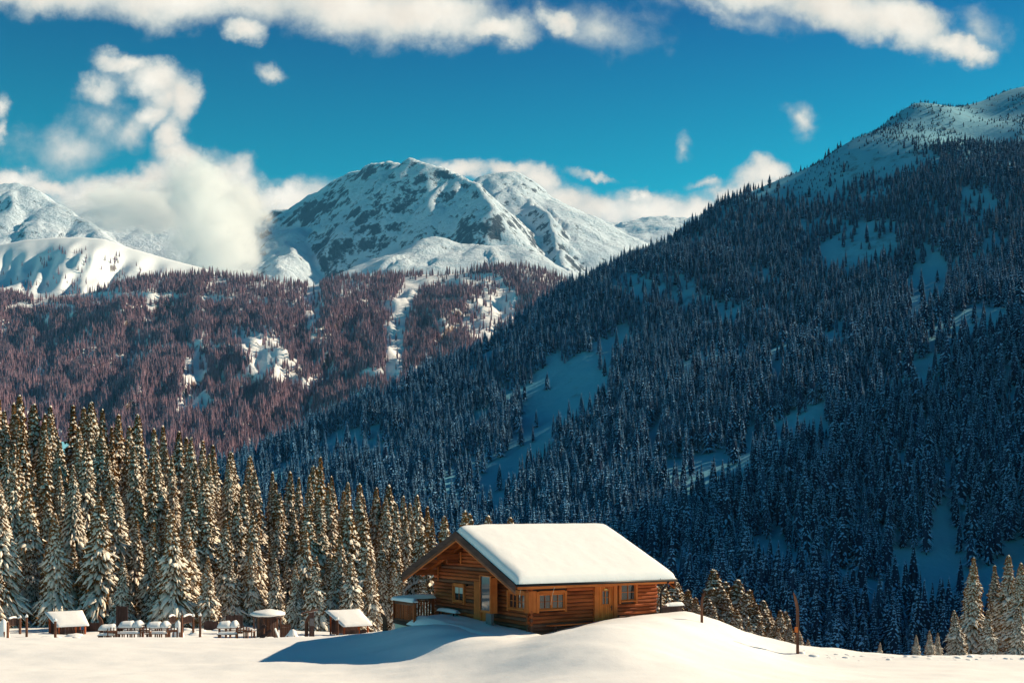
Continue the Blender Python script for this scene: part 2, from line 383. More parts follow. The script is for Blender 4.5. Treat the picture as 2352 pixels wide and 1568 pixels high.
# ---------------------------------------------------------------- wooded hills in the middle distance
CREST = np.array([(-500,690),(-200,680),(0,672),(90,684),(200,672),(330,640),(470,628),(600,640),(700,658),(735,655),(770,640),(880,632),(960,630),(1050,628),(1130,614),(1210,614),(1280,634),(1330,656),(1450,650),(1700,620),(1900,600)], float)
def mid_point(px, t):
    """t 0 at the crest, 1 at the valley floor; negative runs down behind the crest"""
    px = np.asarray(px, float); t = np.asarray(t, float)
    yc = np.interp(px, CREST[:, 0], CREST[:, 1]); tt = np.clip(t, 0, 1)
    ang = (px - CX) / F
    prof = tt**1.12
    py = yc + (1260 - yc) * prof
    d = 3000 - 1650 * tt**0.92
    A = px / 260.0; B = tt * 3.0
    rel = fbm(A*1.2 + B*0.9, B*0.8, 4) * 90 + fbm(A*3.2 + B*1.6, B*1.1 + 4, 3, True) * 18
    d = d + rel * np.clip(tt*6, 0.1, 1)
    # a shelf: bright clearing on the plateau right of the middle and the gully below it
    Z = (HY - py) / F * (3000 - 1650 * tt**0.92)
    Z = Z + 18 * fbm(A*6, B*6, 3) * np.clip(tt*8, 0, 1)
    back = np.minimum(t, 0); d = d - back * 900; Z = Z + back * 260
    return ang * d, d, Z
mpx = np.arange(-500, 1900, 9.0); mt = np.concatenate([np.array([-1, -.6, -.3, -.1, -.04]), np.linspace(0, 1, 150)])
MP, MT = np.meshgrid(mpx, mt)
mx, my, mz = mid_point(MP, MT)
grid('wooded_hills', mx, my, mz, M['midhill'], kind='structure')

# ---------------------------------------------------------------- high mountains
segs = []
def ridge(pts, k=0.62, spurs=0, ls=(350, 800), side=None, drop=0.42, seed=1):
    r_ = random.Random(seed); w0 = [P3(*p) for p in pts]; w_ = [w0[0]]
    for a, b in zip(w0[:-1], w0[1:]):
        n = max(1, int((b - a).xy.length / 110))
        for i in range(1, n + 1):
            c = a.lerp(b, i / n)
            if i < n: c += Vector((r_.uniform(-22, 22), r_.uniform(-22, 22), r_.uniform(-16, 12)))
            w_.append(c)
    for a, b in zip(w_[:-1], w_[1:]):
        segs.append((a, b, k))
        if spurs:
            L = (b - a).xy.length; n = int(L / spurs + r_.random())
            for i in range(n):
                c = a.lerp(b, (i + r_.uniform(.1, .9)) / max(n, 1)); d = (b - a).xy.normalized()
                for s in ((-1, 1) if side is None else (side,)):
                    if r_.random() < 0.2: continue
                    nrm = Vector((d.y * s, -d.x * s)); nrm = (nrm + Vector((d.x, d.y)) * r_.uniform(-.6, .6)).normalized()
                    ln = r_.uniform(*ls); st = c - Vector((0, 0, r_.uniform(5, 30)))
                    q1 = st + Vector((nrm.x*ln*.5, nrm.y*ln*.5, -ln*.5*(drop + r_.uniform(-.05, .1))))
                    nr2 = (nrm + Vector((r_.uniform(-.4, .4), r_.uniform(-.4, .4)))).normalized()
                    q2 = q1 + Vector((nr2.x*ln*.6, nr2.y*ln*.6, -ln*.6*(drop + r_.uniform(0, .15))))
                    segs.append((st, q1, k*1.15)); segs.append((q1, q2, k*1.1))
ridge([(560,560,8000),(590,503,7900),(640,487,7800),(700,465,7650),(760,425,7400),(800,400,7250),(850,376,7080),(885,368,7000),(915,374,6950),(950,362,6850)], 1.1, 130, (120, 420), 1, .72, seed=2)
ridge([(950,362,6850),(1000,384,6750),(1050,400,6650),(1090,420,6550),(1122,450,6350),(1145,480,6150)], 1.05, 120, (100, 350), None, .7, seed=22)
ridge([(1090,428,7300),(1110,412,7350),(1150,398,7400),(1185,395,7400)], .8, 150, (200, 400), None, .6, seed=3)
ridge([(1185,395,7400),(1225,435,7350),(1285,485,7400),(1350,530,7500),(1420,565,7600),(1490,600,7700)], .62, 300, (300, 700), 1, seed=33)
ridge([(1185,395,7400),(1212,455,6950),(1258,520,6450),(1292,575,6000),(1308,625,5600)], 1.0, 0)
#ridge([(915,374,6950),(905,440,6650),(925,500,6350)], .8, 160, (150, 350), None, .6, seed=5)
#ridge([(850,376,7080),(825,450,6750),(835,500,6450)], .8, 160, (150, 350), None, .6, seed=6)
#ridge([(760,425,7400),(740,480,7000),(750,540,6500)], .78, 160, (150, 350), None, .6, seed=16)
ridge([(700,465,7650),(690,520,6900),(665,570,6300),(650,620,5800)], .7, 160, (200, 400), None, .55, seed=7)
ridge([(590,503,7900),(612,550,7000),(596,600,6200)], .7, 160, (150, 350), None, .55, seed=8)
ridge([(890,615,5000),(945,580,5200),(1000,545,5400),(1060,560,5350),(1110,566,5300),(1175,560,5300),(1190,590,5200),(1270,612,5200)], .5, 120, (120, 260), -1, .5, seed=9)
ridge([(-250,480,7800),(-120,455,7900),(-40,438,8000),(40,421,8000),(80,436,7900),(105,455,7800),(160,492,7600),(215,515,7400),(245,545,7200)], .7, 240, (400, 900), 1, seed=10)
ridge([(200,490,8300),(260,474,8400),(340,474,8400),(430,500,8400),(500,510,8500),(560,500,8700),(600,480,8700),(640,492,8700)], .55, 300, (300, 700), 1, seed=11)
ridge([(1290,500,9600),(1335,503,9600),(1400,513,9600),(1440,517,9600),(1500,497,9700),(1570,500,9700),(1600,505,9700),(1640,488,9700),(1750,480,9800),(1900,470,9800)], .42, 500, (300, 900), 1, seed=12)
mX = np.arange(-5200, 4200, 20.0); mY = np.arange(4300, 10800, 20.0)
XX, YY = np.meshgrid(mX, mY)
wx = XX + 38*fbm(XX/420, YY/420, 3); wy = YY + 38*fbm(XX/420 + 40, YY/420 + 7, 3)
base = YY * 0.198 - 60 + 60*fbm(XX/900, YY/900, 4)
base = np.where(YY > 7600, np.minimum(base, 1440 + 0*YY), base)
Zm = base.copy(); ARC = np.zeros_like(base); DST = np.zeros_like(base); arc = 0.0
for a, b, k in segs:
    dx, dy = b.x - a.x, b.y - a.y; L2 = dx*dx + dy*dy + 1e-6
    s = np.clip(((wx - a.x)*dx + (wy - a.y)*dy) / L2, 0, 1)
    dist = np.hypot(wx - a.x - s*dx, wy - a.y - s*dy)
    z = a.z + (b.z - a.z)*s - k * (np.sqrt(dist**2 + 4**2) - 4)
    up_ = z > Zm; Zm = np.where(up_, z, Zm); ARC = np.where(up_, arc + s*math.sqrt(L2), ARC); DST = np.where(up_, dist, DST); arc += math.sqrt(L2)
dist0 = np.clip((Zm - base) / 200, 0, 1)
fl = fbm(ARC/130, DST/1100 + 3, 4, True, .55) * np.clip(DST/260, 0, 1) * 40
Zm = Zm + dist0 * fl
Zm = Zm + dist0 * (14 * fbm(XX/260 + YY/900, YY/420, 5, True, .58) + 5*fbm(XX/55, YY/85, 3, True)) + 5*fbm(XX/300, YY/300, 2)
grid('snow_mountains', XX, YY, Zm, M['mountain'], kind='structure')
# rounded snow dome in front of the left peaks
DOME = np.array([(-900,600),(-300,575),(-100,578),(0,562),(60,551),(120,546),(190,545),(240,550),(300,570),(400,598),(470,617),(560,650),(640,690),(900,760)], float)
dpx = np.arange(-900, 900, 7.0); dt = np.concatenate([[-1, -.5, -.2, -.08], np.linspace(0, 1, 70)])
DP, DT = np.meshgrid(dpx, dt); tt = np.clip(DT, 0, 1)
yc = np.interp(DP, DOME[:, 0], DOME[:, 1]); dpy = yc + (760 - yc) * tt
dd = 4700 - 1500*tt**0.85 + (140*fbm(DP/150 + tt*1.2, tt*1.5, 3) + 60*fbm(DP/45 + tt*2, tt*2, 2)) * np.clip(tt*4, 0.05, 1) - np.minimum(DT, 0)*800
dz = (HY - dpy) / F * (4700 - 1500*tt**0.85) + np.minimum(DT, 0) * 300
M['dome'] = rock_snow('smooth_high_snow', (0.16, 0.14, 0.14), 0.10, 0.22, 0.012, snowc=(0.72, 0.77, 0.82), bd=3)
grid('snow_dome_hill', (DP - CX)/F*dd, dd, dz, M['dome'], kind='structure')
# ground sheet out to the horizon on all sides, far below
M['valley'] = rock_snow('valley_snow', (0.06, 0.05, 0.045), 0.6, 0.9, 0.01, bd=3)
fx = np.linspace(-16000, 16000, 60); FX, FY = np.meshgrid(fx, fx)
grid('valley_ground', FX, FY, -150 + 20*fbm(FX/3000, FY/3000, 3), M['valley'], kind='structure')

# ---------------------------------------------------------------- trees
def spruce(seed, H=20.0, Rb=2.3, wh=48, nb=7, seg=4, fringe=True, snow=0.8, dens=1.0, low=0.05):
    """needle boughs and the snow lying on them; returns two shape collectors"""
    r = random.Random(seed); nd, sn = MB(), MB()
    phase = r.random() * 6
    lean = [r.uniform(-.25, .25), r.uniform(-.25, .25)]
    for i in range(wh):
        f = low + (1 - low) * (i + r.uniform(-.3, .3)) / wh
        f = min(max(f, low), 0.985)
        env = (1 - f) ** 0.92 * 1.08 * (1 + 0.16 * math.sin(f*17 + phase) + 0.08 * math.sin(f*41 + phase*2))
        if fringe: env *= min(1, .62 + f*2.2)
        nbi = max(3, int(nb * (0.55 + 0.45*(1-f)) + .5)); a0 = r.random() * 6.28
        for j in range(nbi):
            L = Rb * env * r.uniform(0.72, 1.22) + 0.05
            if r.random() < 0.06: L *= 1.25
            a = a0 + 6.283 * j / nbi + r.uniform(-.35, .35)
            ca, sa = math.cos(a), math.sin(a)
            up = r.uniform(-.05, .25); dr = r.uniform(.55, 1.0) * (0.75 + 0.35*(1-f))
            W = (0.125 + 0.07 * L) * (1 if fringe else 1.5) * r.uniform(.8, 1.25)
            z0 = H * f + r.uniform(-.1, .1)
            ox, oy = lean[0]*f*f, lean[1]*f*f
            pts = []
            for s in range(seg + 1):
                t = s / seg; rr = L * t * (1 - 0.10*t); z = z0 + up*L*t - dr*L*t*t*0.75
                pts.append((rr, z, W * math.sin(PI * (0.22 + 0.76*t)) * r.uniform(.7, 1.25)))
            vs = []
            for (rr, z, w_) in pts:
                d1, d2 = r.uniform(.25, .6), r.uniform(.25, .6)
                vs += [(ox + ca*rr - sa*w_, oy + sa*rr + ca*w_, z - w_*d1), (ox + ca*rr, oy + sa*rr, z), (ox + ca*rr + sa*w_, oy + sa*rr - ca*w_, z - w_*d2)]
            fs = []
            for s in range(seg):
                k = 3*s; fs += [(k, k+3, k+4, k+1), (k+1, k+4, k+5, k+2)]
            if fringe:
                for s in range(seg + 1):
                    for e, sg in ((0, -1), (2, 1)):
                        if r.random() < 0.25: continue
                        b = len(vs); x, y, z = vs[3*s + e]; hh = r.uniform(.12, .34) * (0.5 + 0.5*min(1, L)); q = r.uniform(.08, .2)
                        vs += [(x - ca*q, y - sa*q, z + .04), (x + ca*q, y + sa*q, z + .02), (x - sa*sg*r.uniform(-.05, .16) + ca*r.uniform(-.1, .15), y + ca*sg*r.uniform(-.05, .16) + sa*r.uniform(-.1, .15), z - hh)]
                        fs.append((b, b+1, b+2))
                b = len(vs); rr, z, w_ = pts[-1]; hh = r.uniform(.15, .4)
                vs += [(ox + ca*rr*.97 - sa*.1, oy + sa*rr*.97 + ca*.1, z), (ox + ca*rr*.97 + sa*.1, oy + sa*rr*.97 - ca*.1, z), (ox + ca*(rr + .12), oy + sa*(rr + .12), z - hh)]
                fs.append((b, b+1, b+2))
            nd.add(vs, fs)
            if r.random() < (max(snow, .97) if f > .45 and snow > .7 else snow):
                s0 = r.choice([0, 1, 1]) if seg > 2 else 0; vs2 = []; fs2 = []
                th0 = r.uniform(.08, .20) * (0.6 + 0.25*L); ww = r.uniform(.7, 1.15)
                sp = list(range(s0, seg + 1))
                for q, s in enumerate(sp):
                    rr, z, w_ = pts[s]; endf = 0.25 if q in (0, len(sp) - 1) else 1.0
                    h_ = th0 * endf * r.uniform(.5, 1.7); w2 = w_ * ww * (0.45 + 0.55*endf) * (r.uniform(.5, 1.65) if fringe else r.uniform(.6, 1.2)); off = r.uniform(-.25, .25) * w_
                    rr2 = rr + (0.04 if q == len(sp) - 1 else 0)
                    for u_, hz in ((-1, -.02 - w2*.38), (-.45, h_*.8), (.45, h_*.85), (1, -.02 - w2*.38)):
                        m_ = w2*u_ + off
                        vs2.append((ox + ca*rr2 - sa*m_, oy + sa*rr2 + ca*m_, z + hz + .02 - abs(off)*.3))
                n = len(sp)
                for q in range(n - 1):
                    for u_ in range(3):
                        k = 4*q + u_; fs2.append((k, k+4, k+5, k+1))
                if seg > 2: fs2 += [(0, 1, 2, 3), (4*n-1, 4*n-2, 4*n-3, 4*n-4)]
                sn.add(vs2, fs2)
    # leader
    tx, ty = lean
    nd.add([(tx-.07, ty, H*.94), (tx+.07, ty-.06, H*.94), (tx+.02, ty+.08, H*.94), (tx, ty, H*1.005)], [(0,1,3),(1,2,3),(2,0,3)])
    for k in range(3):
        z = H * (0.965 + 0.012*k); q = .10 - .02*k
        sn.add([(tx-q, ty-q, z), (tx+q, ty-q, z+.03), (tx+q, ty+q, z), (tx-q, ty+q, z-.03), (tx, ty, z+.14)], [(0,1,4),(1,2,4),(2,3,4),(3,0,4)])
    return nd, sn
def trunk_mb(H, r0):
    t_ = MB(); t_.tube([(0,0,-1.2), (0,0,H*.3), (0,0,H*.7), (0,0,H*.97)], [r0, r0*.8, r0*.45, .03], 7); return t_

KINDS = []
for k, (H, Rb, wh, nb, sn_, dn_) in enumerate([(20,3.0,84,18,.9,1),(20,3.5,82,19,.88,1),(20,2.5,88,16,.9,1),(20,3.9,80,19,.8,1),(20,2.9,74,15,.75,1),(12,2.3,56,18,1,1),(12,2.6,54,19,1,1),(12,2.0,58,17,1,1),(20,2.2,66,12,.65,1)]):
    nd, sn = spruce(100 + k, H, Rb, wh, nb, 3, True, sn_)
    KINDS.append((H, trunk_mb(H, .22 if H > 15 else .15).mesh('trunk', M['bark']), nd.mesh('crown', M['needles']), sn.mesh('snow', M['snow_tree'], True)))
rt = random.Random(21)
def near_tree(kind, pos, height, rot, label, group, name='snowy_spruce', wide=1.0, gold=False):
    H, tm, nm, sm = KINDS[kind]; s = height / H
    o = empty(name, pos, rot, label=label, cat='tree', group=group)
    o.scale = (s*wide, s*wide, s); o.rotation_euler = (rt.gauss(0, .018), rt.gauss(0, .018), rot)
    link('trunk', tm, o)
    c = link('crown', nm, o); link('snow', sm, o, kind='stuff')
    if gold:
        c.material_slots[0].link = 'OBJECT'; c.material_slots[0].material = M['larch']
    return o

ENV = np.array([(-300,860),(0,880),(40,905),(110,905),(130,930),(230,912),(280,960),(330,950),(440,980),(520,1005),(560,1030),(620,1060),(690,1075),(730,1048),(770,1085),(800,1092),(860,1100),(885,1104),(960,1125),(1000,1160),(1012,1200)], float)
ZONES = [(-200, 100, 'forest behind the little left rail'), (100, 220, 'forest behind the first wood shelter'), (220, 400, 'forest behind the picnic tables'),
         (400, 560, 'forest behind the tall bare post'), (560, 690, 'forest behind the round kiosk'), (690, 850, 'forest behind the second wood shelter'), (850, 1020, 'forest beside the cabin gable')]
ROWN = ['front row', 'second row', 'middle rows', 'middle rows', 'back rows', 'back rows']
n_near = 0
for row, (d0, lo, hi, step) in enumerate([(85, 200, 330, 50), (90, 140, 260, 44), (96, 85, 190, 40), (103, 40, 130, 38), (110, 10, 70, 34), (118, -4, 26, 30)]):
    x = -190 + rt.uniform(0, 40)
    while x < 1000:
        px = x + rt.uniform(-14, 14); d = d0 + rt.uniform(-3, 3)
        top = np.interp(px, ENV[:, 0], ENV[:, 1]) + rt.uniform(lo, hi) * (1 if px < 700 else .75)
        p = on_ground(px, d, -0.3); h = (HY - top) / F * d - p.z
        if h > 4:
            zn = next((z[2] for z in ZONES if z[0] <= px < z[1]), ZONES[0][2])
            tall = 'tall' if h > 15 else ('small' if h < 9 else 'middling')
            near_tree(rt.choice([0,1,2,3,4,8,0,1,3]) if h > 11 else rt.choice([5, 6, 7]), p, h, rt.uniform(0, 6.28), f'{tall} snow-laden spruce, {ROWN[row]} of {zn}',
                      f'{tall} spruces in the {ROWN[row]} of {zn}', wide=rt.uniform(.8, 1.08) * (1.12 if h < 12 else 1.0))
            n_near += 1
        x += step * rt.uniform(.8, 1.2)
# a larch with golden needles at the edge of the stand
p = on_ground(738, 108, -.3); near_tree(8, p, (HY - 1046)/F*108 - p.z, 1.0, 'tall golden-brown conifer at the right end of the tall stand', None, 'golden_conifer', gold=True)
# tips showing behind the roof
for px, top, d, lb in [(1026,1183,92,'thin snowy spruce whose tip shows just left of the roof peak'), (1064,1172,90,'first snowy spruce tip above the left end of the roof ridge'), (1078,1178,93,'second snowy spruce tip above the left end of the roof ridge'),
                      (1119,1182,90,'broad snowy spruce tip above the roof ridge, second group from the peak'), (1148,1203,96,'lowest spruce tip barely above the roof ridge'), (1180,1186,95,'rightmost spruce tip above the roof ridge')]:
    p = on_ground(px, d, -.5); near_tree(rt.choice([5, 6]), p, (HY - top)/F*d - p.z, rt.uniform(0, 6), lb, 'spruces peeking over the cabin roof', wide=.95)
# stand right of the cabin
RT = [(1527,1332,72),(1549,1334,74),(1563,1336,76),(1583,1352,73),(1599,1371,71),(1627,1348,74),(1646,1307,80),(1665,1345,74),(1680,1334,78),(1697,1330,77),(1716,1370,75),(1733,1385,73),(1762,1405,74),(1777,1396,76),(1803,1402,74),(1835,1448,68),(1856,1472,66),
      (1640,1400,69),(1690,1398,70),(1722,1425,69),(1660,1420,67),(1750,1455,66),(1610,1400,69),(1568,1395,69),(1640,1375,72),(1673,1372,73),(1705,1362,73),(1742,1425,70),(1785,1440,69),(1590,1420,67),(1722,1352,76),(1750,1378,75),(1790,1400,73),(1765,1440,69),(1815,1430,70),(1545,1400,69),(1508,1345,70)]
ORD = ['first','second','third','fourth','fifth','sixth','seventh','eighth','ninth','tenth','eleventh','twelfth']
for i, (px, top, d) in enumerate(RT):
    p = on_ground(px, d, -.4); h = (HY - top)/F*d - p.z
    if i < 5: lb = ORD[i] + ' spruce tip rightwards from the corner of the cabin roof'
    elif px < 1605: lb = 'young low spruce between the cabin corner and the first ski-shaped post'
    elif px > 1825: lb = ('taller' if px < 1845 else 'shorter') + ' of the two little spruces just right of the second ski-shaped post'
    elif i == 6: lb = 'tallest snowy spruce of the group between the two ski-shaped posts'
    elif i < 17: lb = ORD[sorted(q[0] for q in RT[:17] if q[0] > 1605 and q[0] < 1825).index(px)] + ' spruce tip, counted rightwards from the first ski-shaped post'
    else: lb = 'young snow-covered spruce low in the group between the two ski-shaped posts'
    near_tree(rt.choice([5, 6, 7]), p, max(h, 1.5), rt.uniform(0, 6), lb, 'young spruces right of the cabin', wide=1.75)
for px, top, d, lb in [(2021,1474,60,'lone little spruce on the snow edge in the middle of the dark slope'), (2105,1457,62,'left of two small dark spruces before the big right pair'), (2137,1447,63,'middle small dark spruce before the big right pair'), (2152,1452,64,'small dark spruce right beside the tall sunlit one')]:
    p = on_ground(px, d, -.3); near_tree(5, p, (HY - top)/F*d - p.z, rt.uniform(0, 6), lb, 'little spruces along the right snow edge', wide=1.2)
for px, top, d, k, lb, gold in [(2232,1278,74,0,'tallest sunlit spruce of the group at the right edge, golden needles', True), (2286,1296,78,2,'slim spruce behind the right-hand group, second tip from the left', False), (2316,1272,77,1,'snowy spruce with the highest tip at the picture edge', False),
                         (2340,1290,72,3,'broad golden spruce cut by the right picture edge', True), (2268,1400,66,5,'short spruce in front of the right-hand group', False), (2200,1400,68,6,'short dark spruce at the left foot of the tall golden one', False), (2375,1300,80,4,'spruce mostly outside the right picture edge', False), (2335,1395,66,6,'low snowy spruce at the front of the right-hand group', False)]:
    p = on_ground(px, d, -.4); near_tree(k, p, (HY - top)/F*d - p.z, rt.uniform(0, 6), lb, 'spruce group at the right end of the snow field', 'golden_spruce' if gold else 'snowy_spruce', wide=1.25, gold=gold)

# forests on the slopes: light trees shared by many
def far_tree(seed, H, Rb, wh, nb, seg, snow, mats, core=.55):
    nd, sn = spruce(seed, H, Rb, wh, nb, seg, False, snow, low=0.1)
    o = MB(); o.add(nd.v, nd.f, 0); o.add(sn.v, sn.f, 1)
    o.tube([(0,0,-1.5), (0,0,H*.12)], [.25, .2], 4, 0)
    o.tube([(0,0,H*.06), (0,0,H*.3), (0,0,H*.6), (0,0,H*.95)], [Rb*core*.7, Rb*core*.8, Rb*core*.5, .05], 7, 0, jit=.3)
    return o.mesh('slope_spruce', mats)
SLOPE = [far_tree(200 + k, 18, rb, 22, 6, 2, .95 if k < 4 else .75, [M['needles_shade'] if k < 4 else M['needles_deep_shade'], M['frost_shade']]) for k, rb in enumerate((3.0, 2.5, 3.6, 2.8, 3.0, 2.5, 3.5, 2.8))]
MIDT = [far_tree(300 + k, 20, rb, 13, 6, 1, .97, [M['needles_mid'], M['frost']]) for k, rb in enumerate((3.9, 3.2, 4.5))]
def scatter(name, pts, scl, rot, idx, meshes, **kw):
    src = bpy.data.collections.new(name + '_kinds')
    for i, me in enumerate(meshes):
        src.objects.link(bpy.data.objects.new('%s_kind_%d' % (name, i), me))
    me = bpy.data.meshes.new(name); n = len(pts)
    me.vertices.add(n); me.vertices.foreach_set('co', np.asarray(pts, np.float32).ravel())
    for an, ty, val in (('scl', 'FLOAT_VECTOR', scl), ('rot', 'FLOAT_VECTOR', rot), ('idx', 'INT', idx)):
        a = me.attributes.new(an, ty, 'POINT')
        a.data.foreach_set('vector' if ty == 'FLOAT_VECTOR' else 'value', np.asarray(val, np.float32 if ty == 'FLOAT_VECTOR' else np.int32).ravel())
    o = link(name, me, **kw)
    ng = bpy.data.node_groups.new(name, 'GeometryNodeTree')
    ng.interface.new_socket('Geometry', in_out='INPUT', socket_type='NodeSocketGeometry')
    ng.interface.new_socket('Geometry', in_out='OUTPUT', socket_type='NodeSocketGeometry')
    gi = ng.nodes.new('NodeGroupInput'); go = ng.nodes.new('NodeGroupOutput')
    ip = ng.nodes.new('GeometryNodeInstanceOnPoints'); ci = ng.nodes.new('GeometryNodeCollectionInfo')
    ci.inputs['Collection'].default_value = src; ci.inputs['Separate Children'].default_value = True; ci.inputs['Reset Children'].default_value = True
    ng.links.new(gi.outputs[0], ip.inputs['Points']); ng.links.new(ci.outputs[0], ip.inputs['Instance'])
    ip.inputs['Pick Instance'].default_value = True
    for an, ty, sock in (('scl', 'FLOAT_VECTOR', 'Scale'), ('rot', 'FLOAT_VECTOR', 'Rotation'), ('idx', 'INT', 'Instance Index')):
        na = ng.nodes.new('GeometryNodeInputNamedAttribute'); na.data_type = ty; na.inputs['Name'].default_value = an
        ng.links.new(na.outputs[0], ip.inputs[sock])
    ng.links.new(ip.outputs[0], go.inputs[0])
    md = o.modifiers.new('trees', 'NODES'); md.node_group = ng
    return o
def proj(X, Y, Z): return CX + F * X / Y, HY - F * Z / Y
def seg_dist(px, py, pts):
    best = np.full(np.shape(px), 1e9)
    for (ax, ay), (bx, by) in zip(pts[:-1], pts[1:]):
        dx, dy = bx - ax, by - ay; s = np.clip(((px-ax)*dx + (py-ay)*dy) / (dx*dx + dy*dy), 0, 1)
        best = np.minimum(best, np.hypot(px - ax - s*dx, py - ay - s*dy))
    return best
def ell(px, py, cx, cy, rx, ry, rot=0):
    a = R(rot); dx, dy = px - cx, py - cy
    return np.hypot((dx*math.cos(a) + dy*math.sin(a)) / rx, (-dx*math.sin(a) + dy*math.cos(a)) / ry)
# right hillside: open glades keep their snow free of trees
N = 260000
X = nrg.uniform(-480, 1250, N); Y = nrg.uniform(260, 1900, N); Z = hill_z(X, Y)
px, py = proj(X, Y, Z)
dens = np.full(N, 1.0)
jx = 14 * fbm(X/40, Y/40, 2)
g1 = seg_dist(px, py, [(1430,770),(1370,850),(1290,930),(1230,1010),(1170,1090),(1120,1180)]) + jx
dens *= np.clip((g1 - np.interp(py, [770, 900, 1180], [22, 46, 32])) / 12, 0.02, 1)
for e in [(1200,905,60,16,-20), (1600,700,45,12,-25), (1760,640,45,26,0), (2130,670,55,80,20), (2250,740,60,50,0), (2140,1310,85,110,15), (2190,1200,45,70,0), (1790,850,30,40,0), (1100,975,40,22,-30), (1330,830,40,12,-20), (1500,1010,20,40,10), (2330,900,30,60,0), (1900,1050,22,45,10), (1020,1040,25,12,0)]:
    dens *= np.clip((ell(px, py, *e) * (1 + jx/60) - .85) * 4, 0.05, 1)
up_line = np.interp(px, [1400, 1700, 1900, 2050, 2200, 2352], [560, 520, 560, 440, 380, 340])
dens *= np.clip((py - up_line) / 190 + .55, 0.012, 1)
dens *= (py > 330) | (px < 1850)
dens *= np.clip(0.75 + 1.9*fbm(X/80, Y/110, 3), 0.06, 1)
keep = (nrg.rand(N) < dens) & (px > 500) & (px < 2700) & (py < 1620)
X, Y, Z, px, py = X[keep], Y[keep], Z[keep], px[keep], py[keep]
order = np.argsort(Y); X, Y, Z, px, py = X[order], Y[order], Z[order], px[order], py[order]
# drop trees that stand inside one another
cell = {}; ok = np.zeros(len(X), bool)
for i in range(len(X)):
    c = (int(X[i] // 3.6), int(Y[i] // 3.6))
    if any((c[0]+a, c[1]+b) in cell and (X[i]-cell[(c[0]+a, c[1]+b)][0])**2 + (Y[i]-cell[(c[0]+a, c[1]+b)][1])**2 < 12.5 for a in (-1,0,1) for b in (-1,0,1)): continue
    cell[c] = (X[i], Y[i]); ok[i] = True
X, Y, Z, px, py = X[ok], Y[ok], Z[ok], px[ok], py[ok]
hts = np.clip(nrg.normal(1.08, .27, len(X)), .4, 1.7) * np.interp(Z, [0, 200, 500], [1.02, .9, .55])
wid = hts**.8 * nrg.uniform(.95, 1.5, len(X)); rots = nrg.uniform(0, 6.28, len(X)); ids = nrg.randint(0, 4, len(X)) + 4 * (nrg.rand(len(X)) < np.interp(px + 60*fbm(X/120, Y/120, 2), [900, 1450, 1750], [.15, .35, .93]))  # dark-needled kinds gather rightwards, painting deeper shade on that part
vis = (px > 760) & (px < 2352) & (py < 1490) & ((px < 1560) | (py < 1470))
cand = np.where(vis & ((py < 1170) | (px > 1560)))[0]
big = cand[np.argsort(-(hts / Y)[cand])][:max(0, 298 - n_near - 52)]
single = np.zeros(len(X), bool); single[big] = True
for i in big:
    zone = 'lower part of the dark right-hand slope' if px[i] > 1500 else 'foot of the blue slope left above the cabin roof'
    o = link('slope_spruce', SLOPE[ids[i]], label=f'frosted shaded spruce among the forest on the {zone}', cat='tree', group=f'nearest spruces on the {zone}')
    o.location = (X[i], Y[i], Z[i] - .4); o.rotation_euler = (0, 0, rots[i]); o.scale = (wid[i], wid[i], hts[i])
r_ = ~single; n = int(r_.sum())
# dwarf pines on the bare crest
N = 30000
DX = nrg.uniform(150, 1150, N); DY = nrg.uniform(1000, 1800, N); DZ = hill_z(DX, DY); dpx_, dpy_ = proj(DX, DY, DZ)
dk = (dpx_ > 1650) & (dpx_ < 2500) & (nrg.rand(N) < np.clip(.45 + 1.3*fbm(DX/60, DY/60, 3), .05, 1)) & (dpy_ < np.interp(dpx_, [1650, 1900, 2352], [520, 500, 420]))
ds = nrg.uniform(.10, .30, N)
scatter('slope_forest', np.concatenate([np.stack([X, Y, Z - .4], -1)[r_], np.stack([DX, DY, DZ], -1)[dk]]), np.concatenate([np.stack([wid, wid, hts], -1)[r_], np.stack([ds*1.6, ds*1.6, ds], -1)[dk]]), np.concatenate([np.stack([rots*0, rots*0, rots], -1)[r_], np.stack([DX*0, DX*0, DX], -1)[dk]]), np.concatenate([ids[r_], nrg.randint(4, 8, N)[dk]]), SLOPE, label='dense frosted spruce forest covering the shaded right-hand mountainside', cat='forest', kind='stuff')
print('NEAR', n_near, 'SLOPE', len(X))
# middle hills
N = 125000
PX = nrg.uniform(-350, 1700, N); T = nrg.beta(1.0, 1.05, N) ** 0.95
dens = np.clip(0.85 + 1.0*fbm(PX/70 + T*3, T*9, 3), .3, 1)
x_, y_, z_ = mid_point(PX, T); qx, qy = proj(x_, y_, z_)
jx = 9 * fbm(qx/30, qy/30, 2)
dens *= np.clip((seg_dist(qx, qy, [(945,660),(925,700),(905,760),(910,830),(900,870)]) + jx - 16) / 8, .03, 1)
for e in [(1060,645,125,16,0), (250,682,190,9,0), (500,690,60,8,0), (430,800,100,8,0), (600,800,60,30,10), (640,850,60,40,0), (1160,700,30,40,30), (1020,850,70,12,0), (720,700,22,70,0), (450,860,30,50,0), (450,930,60,28,0), (100,705,90,8,0), (870,860,60,14,0), (560,880,30,20,0)]:
    dens *= np.clip((ell(qx, qy, *e) * (1 + jx/40) - .8) * 3, 0.10, 1)
dens *= np.clip(ell(qx, qy, 1130, 740, 70, 50, 0) - .6, .25, 1)
k_ = nrg.rand(N) < dens; x_, y_, z_, T = x_[k_], y_[k_], z_[k_], T[k_]
h_ = np.clip(nrg.normal(1, .2, len(x_)), .5, 1.5) * np.interp(T, [0, .3, 1], [.95, 1.05, 1.15]); w_ = h_ * nrg.uniform(.75, 1.1, len(x_)); rr = nrg.uniform(0, 6.28, len(x_))
